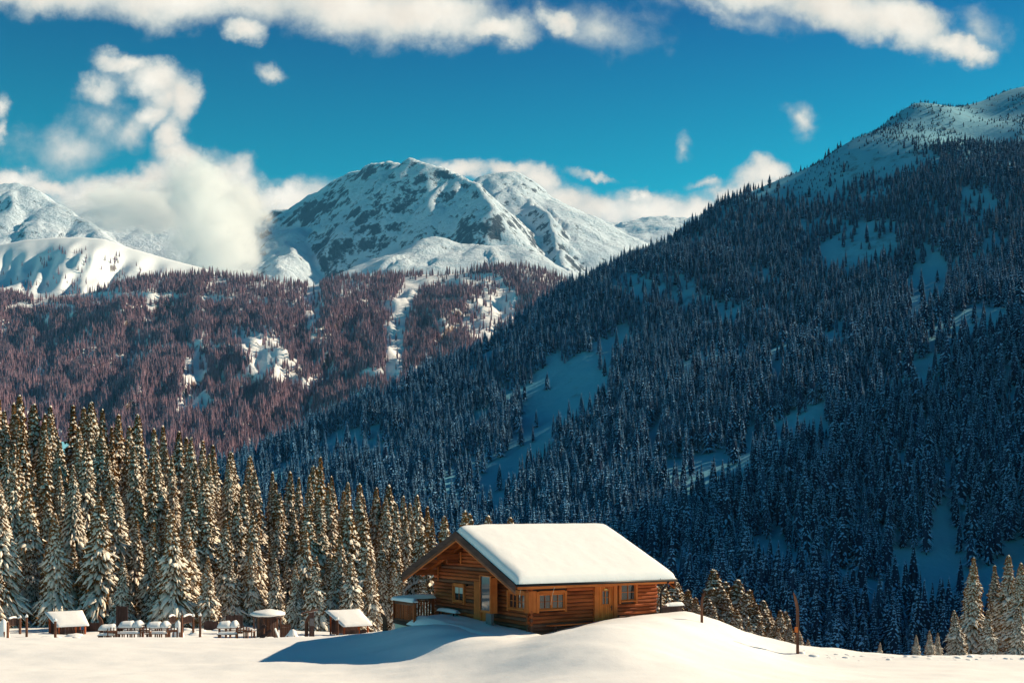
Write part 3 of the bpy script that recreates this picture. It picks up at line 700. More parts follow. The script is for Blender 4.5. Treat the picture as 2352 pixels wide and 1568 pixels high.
scatter('hill_forest', np.stack([x_, y_, z_ - .5], -1), np.stack([w_, w_, h_], -1), np.stack([rr*0, rr*0, rr], -1), nrg.randint(0, 3, len(x_)), MIDT, label='far reddish-brown frosted forest covering the sunlit middle hills', cat='forest', kind='stuff')
# stray trees on the snow dome
N = 900
q = nrg.uniform(-100, 640, N); yy_ = np.interp(q, DOME[:, 0], DOME[:, 1]) + nrg.uniform(25, 130, N)
tq = (yy_ - np.interp(q, DOME[:, 0], DOME[:, 1])) / (760 - np.interp(q, DOME[:, 0], DOME[:, 1])); tq = np.clip(tq, 0.05, 1)
D_ = 4700 - 1500*tq**0.85; dn = D_ + (140*fbm(q/150 + tq*1.2, tq*1.5, 3) + 60*fbm(q/45 + tq*2, tq*2, 2)) * np.clip(tq*4, 0.05, 1)
yl = np.interp(q, DOME[:, 0], DOME[:, 1]) * (1 - tq) + 760 * tq
k_ = nrg.rand(N) < np.clip(fbm(q/40, tq*8, 2) * 1.5 + (tq - .25) * 1.2, 0, 1)
z_ = (HY - yl) / F * D_
s_ = nrg.uniform(.8, 1.5, N)
scatter('dome_trees', np.stack([(q - CX)/F*dn, dn, z_], -1)[k_], np.stack([s_, s_, s_], -1)[k_], np.stack([q*0, q*0, q], -1)[k_], nrg.randint(0, 3, N)[k_], MIDT, label='thin scatter of dark trees low on the round snow hill', cat='trees', kind='stuff')
# ---------------------------------------------------------------- the log cabin
rc = random.Random(5)
RZ = math.atan2(U3.y, U3.x)
cabin = empty('log_cabin', CORNER, RZ, label='log cabin with thick snow on its pitched roof, two doors and small-paned windows', cat='cabin')
LX, LY = 7.54, 9.3
RY = 4.5; RZT = 4.72                      # ridge line: y and top of roof boards
PR, PL = .425, .395                       # pitch right (towards y<0) and left
ER, EL = 1.08, 1.15                       # eave overhangs
X0, X1 = -1.5, 8.08                       # roof ends along the ridge
def roof_z(y): return RZT - (PR * (RY - y) if y < RY else PL * (y - RY))
wallL = empty('long_wall', (0,0,0)); wallL.parent = cabin
wallG = empty('gable_wall', (0,0,0)); wallG.parent = cabin
wallB = empty('rear_wall', (0,0,0)); wallB.parent = cabin
wallR = empty('far_gable_wall', (0,0,0)); wallR.parent = cabin
def add_log(parent, a, b, r, mats):
    mb = MB(); n = max(2, int((Vector(b) - Vector(a)).length / .9)); pts = []
    for i in range(n + 1):
        p = Vector(a).lerp(Vector(b), i / n)
        if 0 < i < n: p += Vector((rc.uniform(-.008, .008), rc.uniform(-.008, .008), rc.uniform(-.008, .008)))
        pts.append(p)
    mb.tube(pts, [r * rc.uniform(.95, 1.05) for _ in pts], 9, jit=.02)
    return mb.build('log', mats, parent, smooth=False)
SP = 0.187
def cut(a, b, z, holes):
    out = [(a, b)]
    for (h0, h1, z0, z1) in holes:
        if z0 - .05 < z < z1 + .05:
            nx = []
            for s, e in out:
                if h1 <= s or h0 >= e: nx.append((s, e)); continue
                if s < h0: nx.append((s, h0))
                if e > h1: nx.append((h1, e))
            out = nx
    return out
HL = [(.02, 2.10, .96, 1.90), (3.84, 5.16, -.3, 2.12), (5.16, 6.44, 1.18, 2.24)]
HG = [(.0, 1.86, .96, 1.90), (3.62, 4.86, -.3, 2.16), (6.02, 7.34, .96, 1.93)]
z = -0.12; i = 0
while z < 2.62:
    low_ = z < .55
    for (s, e) in cut(-.16 if z < .95 or z > 1.9 else 0, LX + rc.uniform(.14, .28), z, HL):
        if e - s > .1: add_log(wallL, (s, 0, z), (e, 0, z), .092, M['oldX'] if (low_ and rc.random() < .75) or rc.random() < .15 else M['logX'])
    z += SP; i += 1
z = -0.12 + SP/2
while z < 4.35:
    lo_y, hi_y = (-.16 if z < .95 or z > 1.9 else 0), LY + rc.uniform(.15, .3)
    if z > 2.2:
        lo_y = max(lo_y, RY - (RZT - .30 - z) / PR); hi_y = min(hi_y, RY + (RZT - .30 - z) / PL)
    if hi_y - lo_y > .3:
        for (s, e) in cut(lo_y, hi_y, z, HG):
            if e - s > .1: add_log(wallG, (0, s, z), (0, e, z), .092, M['oldY'] if (z < .6 and rc.random() < .6) or rc.random() < .12 else M['logY'])
        for (s, e) in ((lo_y, hi_y),): add_log(wallR, (LX, max(s, 0), z), (LX, min(e, LY), z), .098, M['logY'])
    z += SP
z = -.12
while z < 2.3:
    add_log(wallB, (0, LY, z), (LX, LY, z), .098, M['logX']); z += SP
# dark lining behind the logs so that the joints read deep, and the stone footing
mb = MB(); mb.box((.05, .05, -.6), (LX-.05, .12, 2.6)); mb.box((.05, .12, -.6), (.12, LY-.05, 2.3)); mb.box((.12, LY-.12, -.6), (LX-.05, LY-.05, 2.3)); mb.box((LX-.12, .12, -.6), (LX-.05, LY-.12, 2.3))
for hole in ():
    pass
core = MB()
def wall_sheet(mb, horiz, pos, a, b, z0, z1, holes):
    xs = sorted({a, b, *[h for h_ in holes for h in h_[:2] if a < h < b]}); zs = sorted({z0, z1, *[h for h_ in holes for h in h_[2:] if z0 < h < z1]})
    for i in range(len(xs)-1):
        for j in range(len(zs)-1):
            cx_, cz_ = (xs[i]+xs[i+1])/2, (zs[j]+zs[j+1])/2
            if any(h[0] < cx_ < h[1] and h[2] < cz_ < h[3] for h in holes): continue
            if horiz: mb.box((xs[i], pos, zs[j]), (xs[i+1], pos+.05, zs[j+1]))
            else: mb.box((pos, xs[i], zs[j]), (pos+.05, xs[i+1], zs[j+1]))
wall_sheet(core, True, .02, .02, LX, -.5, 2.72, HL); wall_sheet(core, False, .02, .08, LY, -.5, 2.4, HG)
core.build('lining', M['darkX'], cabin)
ft = MB(); ft.box((-.06, -.06, -1.2), (LX+.06, LY+.06, -.2)); ft.build('footing', M['greyboard'], cabin)
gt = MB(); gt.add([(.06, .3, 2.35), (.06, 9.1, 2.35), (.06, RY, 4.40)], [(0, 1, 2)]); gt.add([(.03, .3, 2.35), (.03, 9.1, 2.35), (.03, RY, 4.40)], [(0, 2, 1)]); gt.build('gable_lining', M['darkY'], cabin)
# roof: boards, rafters, purlins, barge boards, gutter
roof = empty('roof', (0,0,0)); roof.parent = cabin
for side in (0, 1):
    if side == 0: ya, yb = RY, -ER
    else: ya, yb = RY, LY + EL
    n = 26; bw = (yb - ya) / n
    for k in range(n):
        y0, y1 = ya + bw*k + (.004 if bw > 0 else -.004), ya + bw*(k+1); mb = MB()
        mb.add([(X0+.03, y0, roof_z(y0)-.11), (X1-.03, y0, roof_z(y0)-.11), (X1-.03, y1, roof_z(y1)-.11), (X0+.03, y1, roof_z(y1)-.11),
                (X0+.03, y0, roof_z(y0)-.07), (X1-.03, y0, roof_z(y0)-.07), (X1-.03, y1, roof_z(y1)-.07), (X0+.03, y1, roof_z(y1)-.07)],
               [(0,3,2,1),(4,5,6,7),(0,1,5,4),(2,3,7,6),(0,4,7,3),(1,2,6,5)])
        mb.build('roof_board', M['pineX'] if k % 3 else M['logX'], roof)
    mb = MB(); mb.add([(X0, ya, roof_z(ya)-.06), (X1, ya, roof_z(ya)-.06), (X1, yb, roof_z(yb)-.06), (X0, yb, roof_z(yb)-.06), (X0, ya, roof_z(ya)), (X1, ya, roof_z(ya)), (X1, yb, roof_z(yb)), (X0, yb, roof_z(yb))],
           [(0,3,2,1),(4,5,6,7),(0,1,5,4),(2,3,7,6),(0,4,7,3),(1,2,6,5)]); mb.build('roof_cover', M['darkX'], roof)
    # barge boards: dark outer board with a lighter board beneath
    for xa, sg in ((X0, -1), (X1, 1)):
        for (o0, o1, tt_, mt_, nm) in ((.02, -.30, .05, M['darkY'], 'barge_board'), (-.302, -.44, .03, M['oldY'], 'lower_barge_board')):
            mb = MB(); yb2 = yb + (.02 if yb > ya else -.02)
            xs_ = sorted((xa + sg*.002, xa + sg*(tt_)))
            vs = [(x, y, roof_z(y) + o) for x in xs_ for (y, o) in ((ya, o0), (yb2, o0), (yb2, o1), (ya, o1))]
            mb.add(vs, [(0,1,2,3),(4,7,6,5),(0,4,5,1),(1,5,6,2),(2,6,7,3),(3,7,4,0)]); mb.build(nm, mt_, roof)
        mb = MB(); vs = []
        o0, o1 = -.445, -.50; xs_ = sorted((xa - sg*.05, xa + sg*.015))
        vs = [(x, y, roof_z(y) + o) for x in xs_ for (y, o) in ((ya, o0), (yb, o0), (yb, o1), (ya, o1))]
        mb.add(vs, [(0,1,2,3),(4,7,6,5),(0,4,5,1),(1,5,6,2),(2,6,7,3),(3,7,4,0)]); mb.build('trim_strip', M['pineY'], roof)
for k in range(13):                                   # rafters run down under the boards to the eaves
    x = -1.1 + k * .75
    for ya, yb in ((RY - .1, -ER + .12), (RY + .1, LY + EL - .1)):
        if -.9 < x < 8.1:
            mb = MB(); mb.bar((x, ya, roof_z(ya) - .19), (x, yb, roof_z(yb) - .19), .09, .15); mb.build('rafter', M['pineY'], roof)
for (y, zc, hw, hh, m_) in ((RY, RZT-.42, .12, .22, 'logX'), (RY+2.35, roof_z(RY+2.35)-.40, .12, .26, 'logX'), (RY-2.35, roof_z(RY-2.35)-.40, .11, .22, 'logX'), (LY+.02, roof_z(LY)-.36, .12, .24, 'logX'), (-.02, roof_z(0)-.34, .11, .16, 'logX')):
    mb = MB(); mb.box((X0+.12, y-hw, zc-hh/2-.04), (LX+.5, y+hw, zc+hh/2)); mb.build('purlin', M[m_], roof)
    mb = MB(); mb.box((X0+.10, y-hw-.004, zc-hh/2-.044), (X0+.117, y+hw+.004, zc+hh/2+.004)); mb.build('beam_end', M['darkY'], roof)
    if y > 5 and y < 9:      # short bracket log under the purlin
        mb = MB(); mb.box((-.75, y-.10, zc-hh/2-.24), (-.1, y+.10, zc-hh/2-.045)); mb.build('bracket', M['logX'], roof)
mb = MB(); mb.box((-.13, RY+1.9, 3.0), (-.101, RY+2.02, 3.62)); mb.build('trim_strip', M['pineZ'], roof)
mb = MB(); mb.box((-.13, LY-.42, 1.97), (-.101, LY-.30, 2.75)); mb.build('trim_strip', M['pineZ'], roof)
mb = MB(); mb.bar((X0+.1, -ER-.03, roof_z(-ER)-.17), (X1-.1, -ER-.03, roof_z(-ER)-.17), .05, .15); mb.build('eave_board', M['pineX'], roof)
gut = MB(); gut.tube([(X0+.02, -ER-.10, roof_z(-ER)-.05), (X1+.05, -ER-.10, roof_z(-ER)-.09)], .065, 10); gut.build('gutter', M['iron'], roof, True)
sd_ = MB(); sd_.tube([(X1-.5, -ER-.10, roof_z(-ER)-.12), (X1-.55, -ER, 2.05), (LX+.36, -.22, 1.62), (LX+.34, -.2, 1.3), (LX+.34, -.2, -.1)], .055, 8); sd_.build('downpipe', M['iron'], roof, True)
ig = MB()
for k in range(3): ig.tube([(6.75+k*.28, -ER-.02, roof_z(-ER)+.0), (7.08+k*.28, -ER+.12, roof_z(-ER)+.06)], .07+.01*k, 6, jit=.2)
ig.build('snow_guard', M['iron'], roof)
for x, z0, z1 in ((-1.15, 2.45, 1.72), (.62, 2.16, 1.3)):   # thin cables hanging from the eave
    cb = MB(); cb.tube([(x, -ER-.1, z0), (x+.01, -ER*.9, (z0+z1)/2), (x, -ER*.8, z1)], .006, 5); cb.build('cable', M['plaster'], roof)
# snow lying on the roof
nx, ny = 90, 110
xs = np.linspace(X0+.04, X1+.03, nx); ys = np.linspace(-ER-.10, LY+EL+.06, ny)
SX, SY = np.meshgrid(xs, ys)
ed = np.minimum(np.minimum(SX - xs[0], xs[-1] - SX), np.minimum(SY - ys[0], ys[-1] - SY))
edx = np.minimum(SX - xs[0], xs[-1] - SX); edy = np.minimum(SY - ys[0], ys[-1] - SY)
th = .36 * np.sqrt(np.clip(1 - np.exp(-edx/.22), 0, 1)) * (1 - np.exp(-edy/.12))**.5
th = th * (1 + .05*fbm(SX/2.6, SY/2.6, 2)) + .008*fbm(SX/.6, SY/.6, 2) * np.clip(ed*4, 0, 1)
dy_ = np.sqrt((SY - RY)**2 + .45**2) - .18
zz = RZT - np.where(SY < RY, PR, PL) * np.abs(SY - RY)
zs_ = RZT - np.where(SY < RY, PR, PL) * dy_
k_ = np.clip(ed / .5, 0, 1); top = np.maximum(zz * (1-k_) + zs_ * k_ + .012, zz + .012) + th
# keep the gable edge thin: the wind has cleared it to the left of the ridge
top = np.where(SY > RY, zz + .015 + th * (.35 + .65*np.clip((SX - X0)/1.6, 0, 1)), top)
bx_ = SX + 0; by_ = SY + 0
sv = np.concatenate([np.stack([bx_, by_, top], -1).reshape(-1, 3), np.stack([SX, SY, zz + .004], -1).reshape(-1, 3)])
idx = np.arange(nx*ny).reshape(ny, nx); off = nx*ny; fs = []
for j in range(ny-1):
    for i in range(nx-1):
        fs.append((idx[j,i], idx[j,i+1], idx[j+1,i+1], idx[j+1,i]))
rim = [idx[0,i] for i in range(nx)] + [idx[j,nx-1] for j in range(1,ny)] + [idx[ny-1,i] for i in range(nx-2,-1,-1)] + [idx[j,0] for j in range(ny-2,0,-1)]
for a, b in zip(rim, rim[1:] + rim[:1]): fs.append((a, a+off, b+off, b))
mb = MB(); mb.add(sv.tolist(), [tuple(int(q) for q in f) for f in fs]); mb.build('roof_snow', M['snow'], roof, True)

# windows and doors. frame: function mapping (along, out, up) to cabin space
def fL(a, o, z): return (a, -.1 - o, z)
def fG(a, o, z): return (-.1 - o, a, z)
def fbox(mb, fr, a0, a1, o0, o1, z0, z1, mi=0):
    p, q = fr(a0, o0, z0), fr(a1, o1, z1)
    mb.box(tuple(min(p[i], q[i]) for i in range(3)), tuple(max(p[i], q[i]) for i in range(3)), mi)
def window(fr, parent, a0, a1, z0, z1, leaves, rows, cols, jw=.13, ax='X', curtain=False, head=True, ext=.12):
    w_ = empty('window', (0,0,0)); w_.parent = parent
    mb = MB()
    for (p, q) in ((a0, a0+jw), (a1-jw, a1)): fbox(mb, fr, p, q, -.06, .06, z0-ext, z1+.02)
    mb.build('jamb', M['pineZ'], w_)
    if head: mb = MB(); fbox(mb, fr, a0+jw, a1-jw, -.06, .055, z1-.11, z1+.05); mb.build('head_board', M['pine'+ax], w_)
    mb = MB(); fbox(mb, fr, a0+jw, a1-jw, -.06, .10, z0-.03, z0+.035); mb.build('sill', M['pine'+ax], w_)
    b0, b1, c0, c1 = a0+jw, a1-jw, z0+.035, z1-.11; lw = (b1-b0)/leaves
    for l in range(leaves):
        s, e = b0 + lw*l + .004, b0 + lw*(l+1) - .004; st = .055; mb = MB()
        fbox(mb, fr, s, s+st, -.05, .02, c0, c1); fbox(mb, fr, e-st, e, -.05, .02, c0, c1)
        fbox(mb, fr, s+st, e-st, -.05, .018, c0, c0+st); fbox(mb, fr, s+st, e-st, -.05, .018, c1-st, c1)
        mb.build('frame', M['pineZ'], w_)
        iw, ih = (e-s-2*st)/cols, (c1-c0-2*st)/rows; bars = MB()
        for c in range(1, cols): fbox(bars, fr, s+st+iw*c-.012, s+st+iw*c+.012, -.04, .01, c0+st, c1-st)
        for r_ in range(1, rows): fbox(bars, fr, s+st, e-st, -.038, .006, c0+st+ih*r_-.01, c0+st+ih*r_+.01)
        if bars.v: bars.build('glazing_bar', M['pineZ'], w_)
        for r_ in range(rows):
            for c in range(cols):
                mb = MB(); x0_, z0_ = s+st+iw*c, c0+st+ih*r_; fbox(mb, fr, x0_+.002, x0_+iw-.002, -.032, -.026, z0_+.002, z0_+ih-.002); mb.build('pane', M['glass'], w_)
        if curtain:
            mb = MB(); fbox(mb, fr, s+st+.004, e-st-.004, -.024, -.02, c0+st+(c1-c0)*.45, c1-st-.002); mb.build('curtain', M['curtain'], w_)
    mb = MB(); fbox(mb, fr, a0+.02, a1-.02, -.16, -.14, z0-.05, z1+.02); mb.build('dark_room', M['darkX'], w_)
window(fL, cabin, .30, 2.06, .99, 1.87, 2, 2, 2)
window(fL, cabin, 5.24, 6.42, 1.22, 2.20, 1, 2, 2, jw=.12)
window(fG, cabin, .10, 1.84, .99, 1.87, 2, 2, 2, ax='Y')
window(fG, cabin, 6.04, 7.32, .99, 1.91, 1, 1, 2, jw=.14, ax='Y', curtain=True)
mb = MB(); mb.box((-.16, -.16, .90), (.28, -.10, 1.93)); mb.build('corner_board', M['pineZ'], cabin)
mb = MB(); mb.box((-.16, -.098, .88), (-.10, .10, 1.92)); mb.build('corner_board', M['pineZ'], cabin)
def door(fr, parent, a0, a1, z1, lf0, lf1, ax, cols=2, rows=2, hside=1, glz=(1.12, 1.80), ins=.26, plate=False):
    d_ = empty('door', (0,0,0)); d_.parent = parent
    mb = MB(); fbox(mb, fr, a0, lf0-.005, -.06, .07, -.25, z1+.02); mb.build('jamb', M['pineZ'], d_)
    mb = MB(); fbox(mb, fr, lf1+.005, a1, -.06, .07, -.25, z1+.02); mb.build('jamb', M['pineZ'], d_)
    mb = MB(); fbox(mb, fr, lf0-.004, lf1+.004, -.06, .065, z1-.08, z1+.06); mb.build('head_board', M['pine'+ax], d_)
    n = 8; pw = (lf1-lf0)/n; g0, g1 = lf0+ins, lf1-ins
    for k in range(n):
        s, e = lf0 + pw*k + .004, lf0 + pw*(k+1) - .004
        for (za, zb) in (((-.2, glz[0]), (glz[1], z1-.085)) if e > g0 and s < g1 else ((-.2, z1-.085),)):
            if e > g0 and s < g1 and (s < g0 - .02 or e > g1 + .02):
                pass
            mb = MB(); fbox(mb, fr, s, e, -.04, .02 + .002*(k % 2), za, zb); mb.build('plank', M['doorZ'], d_)
    mb = MB(); fbox(mb, fr, lf0+.005, lf1-.005, -.06, -.045, -.2, z1-.085); mb.build('door_backing', M['darkX'], d_)
    fr_ = MB()
    for (p, q, r_, s_) in ((g0-.03, g0+.03, glz[0]-.03, glz[1]+.03), (g1-.03, g1+.03, glz[0]-.03, glz[1]+.03)): fbox(fr_, fr, p, q, -.02, .04, r_, s_)
    for (r_, s_) in ((glz[0]-.03, glz[0]+.02), (glz[1]-.02, glz[1]+.03)): fbox(fr_, fr, g0+.03, g1-.03, -.02, .038, r_, s_)
    mid = (g0+g1)/2; fbox(fr_, fr, mid-.018, mid+.018, -.02, .03, glz[0]+.02, glz[1]-.02)
    zm = (glz[0]+glz[1])/2; fbox(fr_, fr, g0+.03, g1-.03, -.02, .025, zm-.008, zm+.008); fr_.build('window_frame', M['pineZ'], d_)
    for (p, q) in ((g0+.032, mid-.02), (mid+.02, g1-.032)):
        for (r_, s_) in ((glz[0]+.022, zm-.01), (zm+.01, glz[1]-.022)):
            mb = MB(); fbox(mb, fr, p, q, -.015, -.008, r_, s_); mb.build('pane', M['glass'], d_)
    hx_ = lf1-.10 if hside > 0 else lf0+.10
    mb = MB(); fbox(mb, fr, hx_-.025, hx_+.025, .02, .035, .80, 1.06); fbox(mb, fr, hx_-.13 if hside > 0 else hx_, hx_ if hside > 0 else hx_+.13, .05, .07, .965, .99); fbox(mb, fr, hx_-.012, hx_+.012, .035, .07, .965, .99)
    mb.build('handle', M['iron'], d_)
    if plate:
        mb = MB(); n_ = 10; vs = []
        for o in (.042, .052):
            vs.append(fr(mid, o, glz[1]+.03))
            for k in range(n_+1): a = PI*k/n_; vs.append(fr(mid + .11*math.cos(a), o, glz[1]+.035+.06*math.sin(a)))
        m_ = n_ + 2
        fs = [(0, k, k+1) for k in range(1, n_+1)] + [(m_, m_+k+1, m_+k) for k in range(1, n_+1)] + [(k, m_+k, m_+k+1, k+1) for k in range(1, n_+1)]
        mb.add(vs, fs); mb.build('name_plate', flat_mat('brass_plate', (.75, .55, .16), .4), d_)
door(fL, cabin, 3.72, 5.12, 2.08, 3.92, 4.90, 'X', plate=True)
door(fG, cabin, 3.60, 5.0, 2.14, 3.66, 4.30, 'Y', hside=1, glz=(1.15, 1.85), ins=.16)
# small lamp and shutters hooks
mb = MB(); mb.tube([(4.3, -.12, 2.22), (4.3, -.28, 2.26)], .05, 8); mb.build('outdoor_lamp', M['iron'], cabin)
mb = MB(); mb.tube([(-.12, 5.7, 1.93), (-.24, 5.7, 1.90)], .05, 8); mb.build('outdoor_lamp', M['iron'], cabin)

# terrace in front of the gable with its railing
ter = empty('terrace', CORNER, RZ, label='timber terrace with slatted railing and snow cover in front of the shaded gable', cat='terrace')
Q = 2.55; D0 = -.5; D1 = 9.35
mb = MB(); mb.bar((-Q, D0, -.30), (-Q, D1, -.12), .12, .20); mb.build('edge_beam', M['darkY'], ter)
mb = MB(); mb.add([(-Q+.07, D0, -.40), (-.1, D0, -.40), (-.1, D1+1.0, -.22), (-Q+.07, D1, -.22), (-Q+.07, D0, -.30), (-.1, D0, -.30), (-.1, D1+1.0, -.12), (-Q+.07, D1, -.12)], [(0,3,2,1),(4,5,6,7),(0,1,5,4),(1,2,6,5),(2,3,7,6),(3,0,4,7)]); mb.build('deck', M['oldX'], ter)
mb = MB(); mb.box((-Q+.03, 4.0, -1.6), (-Q+.16, D1-.02, -.225)); mb.box((-Q+.16, D1-.2, -1.6), (-.1, D1-.02, -.3)); mb.build('plinth', M['plaster'], ter)
def railing(parent, a, b, z0, z1, nsl, gap=True, snow_h=.2, mslat='logZ', mrail='oldY', snowy=True, sw=.62, under=False):
    a, b = Vector(a), Vector(b); d = b - a; L = d.length; d.normalize(); nrm = Vector((-d.y, d.x, 0))
    for p in (a, b):
        mb = MB(); mb.bar((p.x, p.y, z0-.1), (p.x, p.y, z1), .11, .11); mb.build('post', M[mslat], parent)
    mb = MB(); mb.bar((a.x, a.y, z1-.04), (b.x, b.y, z1-.04), .14, .07); mb.build('rail', M[mrail], parent)
    mb = MB(); mb.bar((a.x, a.y, z1-.15), (b.x, b.y, z1-.15), .05, .09); mb.build('rail', M[mrail], parent)
    mb = MB(); mb.bar((a.x, a.y, z0+.1), (b.x, b.y, z0+.1), .05, .09); mb.build('rail', M[mrail], parent)
    sp = L / nsl
    for k in range(nsl):
        c = a + d * (sp * (k + .5)); hw = sp * sw / 2; mb = MB()
        o = nrm * .04
        mb.bar((c.x + o.x, c.y + o.y, z0 + .02 + rc.uniform(-.01, .01)), (c.x + o.x, c.y + o.y, z1 - .09), hw*2, .025, up=(d.x, d.y, 0)) if False else None
        vs = []
        for zq in (z0 + .02, z1 - .09):
            for s_ in (-1, 1):
                for t_ in (.028, .052): q = c + d * (s_*hw) + nrm * t_; vs.append((q.x, q.y, zq))
        mb.add(vs, [(0,1,3,2),(4,6,7,5),(0,4,5,1),(2,3,7,6),(0,2,6,4),(1,5,7,3)]); mb.build('slat', M[mslat], parent)
    if snowy: snow_strip(parent, a - d*.1, b + d*.1, z1, .17, snow_h)
def snow_strip(parent, a, b, z, hw, h, name='snow', over=.0):
    a, b = Vector(a), Vector(b); d = (b - a); L = d.length; d.normalize(); nrm = Vector((-d.y, d.x, 0)); n = max(6, int(L/.12)); vs = []; fs = []
    prof = [(-1.05, -.03), (-1.08, .25), (-.75, .8), (-.2, 1.02), (.3, 1.0), (.8, .75), (1.08, .25), (1.05, -.03)]
    for i in range(n+1):
        t_ = i/n; e = min(1, min(t_, 1-t_)*L/.16 + .12)**.5; c = a.lerp(b, t_)
        hh = h * e * (1 + .16*math.sin(t_*L*1.7 + a.x) + rc.uniform(-.05, .05)); ww = hw * (.75 + .25*e) * (1 + .08*math.sin(t_*L*2.3 + 1))
        for (u_, v_) in prof: q = c + nrm*u_*ww; vs.append((q.x, q.y, (a.z if over else z) + v_*hh))
    m_ = len(prof)
    for i in range(n):
        for k in range(m_-1): fs.append((i*m_+k, i*m_+k+1, (i+1)*m_+k+1, (i+1)*m_+k))
    fs += [tuple(range(m_)), tuple(n*m_ + k for k in range(m_-1, -1, -1))]
    mb = MB(); mb.add(vs, fs); return mb.build(name, M['snow'], parent, True)
railing(ter, (-Q, D1, 0), (-Q, 7.0, 0), -.08, 1.03, 18, sw=.6)
railing(ter, (-.2, D1, 0), (-Q, D1, 0), -.10, 1.03, 14, sw=.55)
# snow bank on the terrace
nx, ny = 26, 70; q_ = np.linspace(0, 1, nx); r2 = np.linspace(0, 1, ny); QQ, RR = np.meshgrid(q_, r2)
tx_ = -.12 - QQ * (Q - .02); ty_ = D0 - .9 + RR * (7.75 - D0 + .9)
h_ = .42 * np.clip((1-QQ)/.22 + .05, 0, 1)**.5 * np.clip((1-RR)/.05 + .02, 0, 1)**.5 * (.65 + .5*RR)
h_ = h_ * (1 + .12*fbm(tx_/1.1, ty_/1.6, 3)); base_z = -.30 + .019*(ty_ - D0)
base_z = base_z + 0*QQ; tz = base_z + h_ - .10*np.clip((QQ - .0), 0, 1)*0
sv = np.stack([tx_, ty_, tz], -1).reshape(-1, 3); idx = np.arange(nx*ny).reshape(ny, nx); fs = [(int(idx[j,i]), int(idx[j+1,i]), int(idx[j+1,i+1]), int(idx[j,i+1])) for j in range(ny-1) for i in range(nx-1)]
sb_ = np.stack([tx_, ty_, base_z - .02], -1).reshape(-1, 3); off = nx*ny
rim = [idx[0,i] for i in range(nx)] + [idx[j,nx-1] for j in range(1,ny)] + [idx[ny-1,i] for i in range(nx-2,-1,-1)] + [idx[j,0] for j in range(ny-2,0,-1)]
for a, b in zip(rim, rim[1:] + rim[:1]): fs.append((int(a), int(b), int(b+off), int(a+off)))
mb = MB(); mb.add(np.concatenate([sv, sb_]).tolist(), fs); mb.build('snow_cover', M['snow'], ter, True)
# display case standing before the gable
case = empty('display_case', CORNER + U3*(-.45) + V3*2.25, RZ, label='tall glazed wooden notice case on a grey post beside the gable door', cat='notice case')
cz0, cz1 = .78, 2.52
mb = MB(); mb.box((-.36, 1.0, cz0), (0, 1.06, cz1)); mb.build('side_board', M['pineZ'], case)
mb = MB(); mb.box((-.36, -.02, cz0-.06), (0, .04, cz1-.05)); mb.build('side_board', M['pineZ'], case)
mb = MB(); mb.box((-.38, .04, cz0-.05), (0, 1.0, cz0+.06)); mb.box((-.38, .04, cz1), (0, 1.0, cz1+.05)); mb.build('frame_board', M['pineY'], case)
mb = MB(); mb.box((-.40, .97, cz0), (-.362, 1.07, cz1+.05)); mb.box((-.40, -.03, cz0-.02), (-.362, .06, cz1+.05)); mb.build('frame_board', M['pineZ'], case)
mb = MB(); mb.box((-.345, .062, cz0+.062), (-.335, .968, cz1-.002)); mb.build('glass_pane', M['caseglass'], case)
mb = MB(); mb.box((-.02, .042, cz0+.061), (0, .998, cz1-.003)); mb.build('back_board', M['oldZ'], case)
mb = MB(); mb.box((-.22, .2, -.4), (-.08, .72, cz0-.051)); mb.build('grey_post', M['greyboard'], case)
# benches
def bench(name, p, L, hgt, dep, along, lb, snowy=.16, mat='oldX', partial=None):
    o = empty(name, CORNER + U3*p[0] + V3*p[1] + Vector((0,0,p[2])), RZ + (PI/2 if along == 'y' else 0), label=lb, cat='bench')
    for k in range(2):
        mb = MB(); mb.box((0, k*dep/2 + .006, hgt-.04), (L, (k+1)*dep/2 - .006, hgt)); mb.build('plank', M[mat], o)
    for x in (.12*L, .85*L):
        for y in (.03, dep-.08):
            mb = MB(); mb.box((x, y, -.3), (x+.06, y+.05, hgt-.042)); mb.build('leg', M['dark'+'Z'], o)
    if snowy:
        a_, b_ = partial or (0, 1); snow_strip(o, (L*a_, dep/2, 0), (L*b_, dep/2, 0), hgt, dep/2*.95, snowy)
    return o
bench('snowy_bench', (-.30, 6.15, -.02), 2.1, .46, .32, 'y', 'narrow snow-capped bench under the gable window', .15)
bench('plank_bench', (.72, -.62, -.12), 3.0, .42, .30, 'x', 'long bare plank bench below the double window left of the sunlit door', 0, 'pineX')
bench('low_bench', (5.45, -.62, -.02), 1.9, .36, .30, 'x', 'low bench with a patch of melting snow right of the sunlit door', .07, 'darkX', (.02, .45))
# board fence right of the cabin
fen = empty('board_fence', CORNER + U3*(LX+.42) + V3*(-.15), RZ, label='dark board fence with a snow cap joined to the right corner of the cabin', cat='fence')
for k in range(12):
    mb = MB(); mb.box((k*.115+.003, -.012, -.6), (k*.115+.112, .012, .80), jit=.003); mb.build('board', M['darkZ'], fen)
for x in (0, 1.33): mb = MB(); mb.box((x, .02, -.7), (x+.1, .12, .82)); mb.build('post', M['darkZ'], fen)
mb = MB(); mb.box((-.05, -.06, .802), (1.5, .14, .86)); mb.build('rail', M['darkX'], fen)
snow_strip(fen, (.35, .04, 0), (1.52, .04, 0), .86, .12, .16)
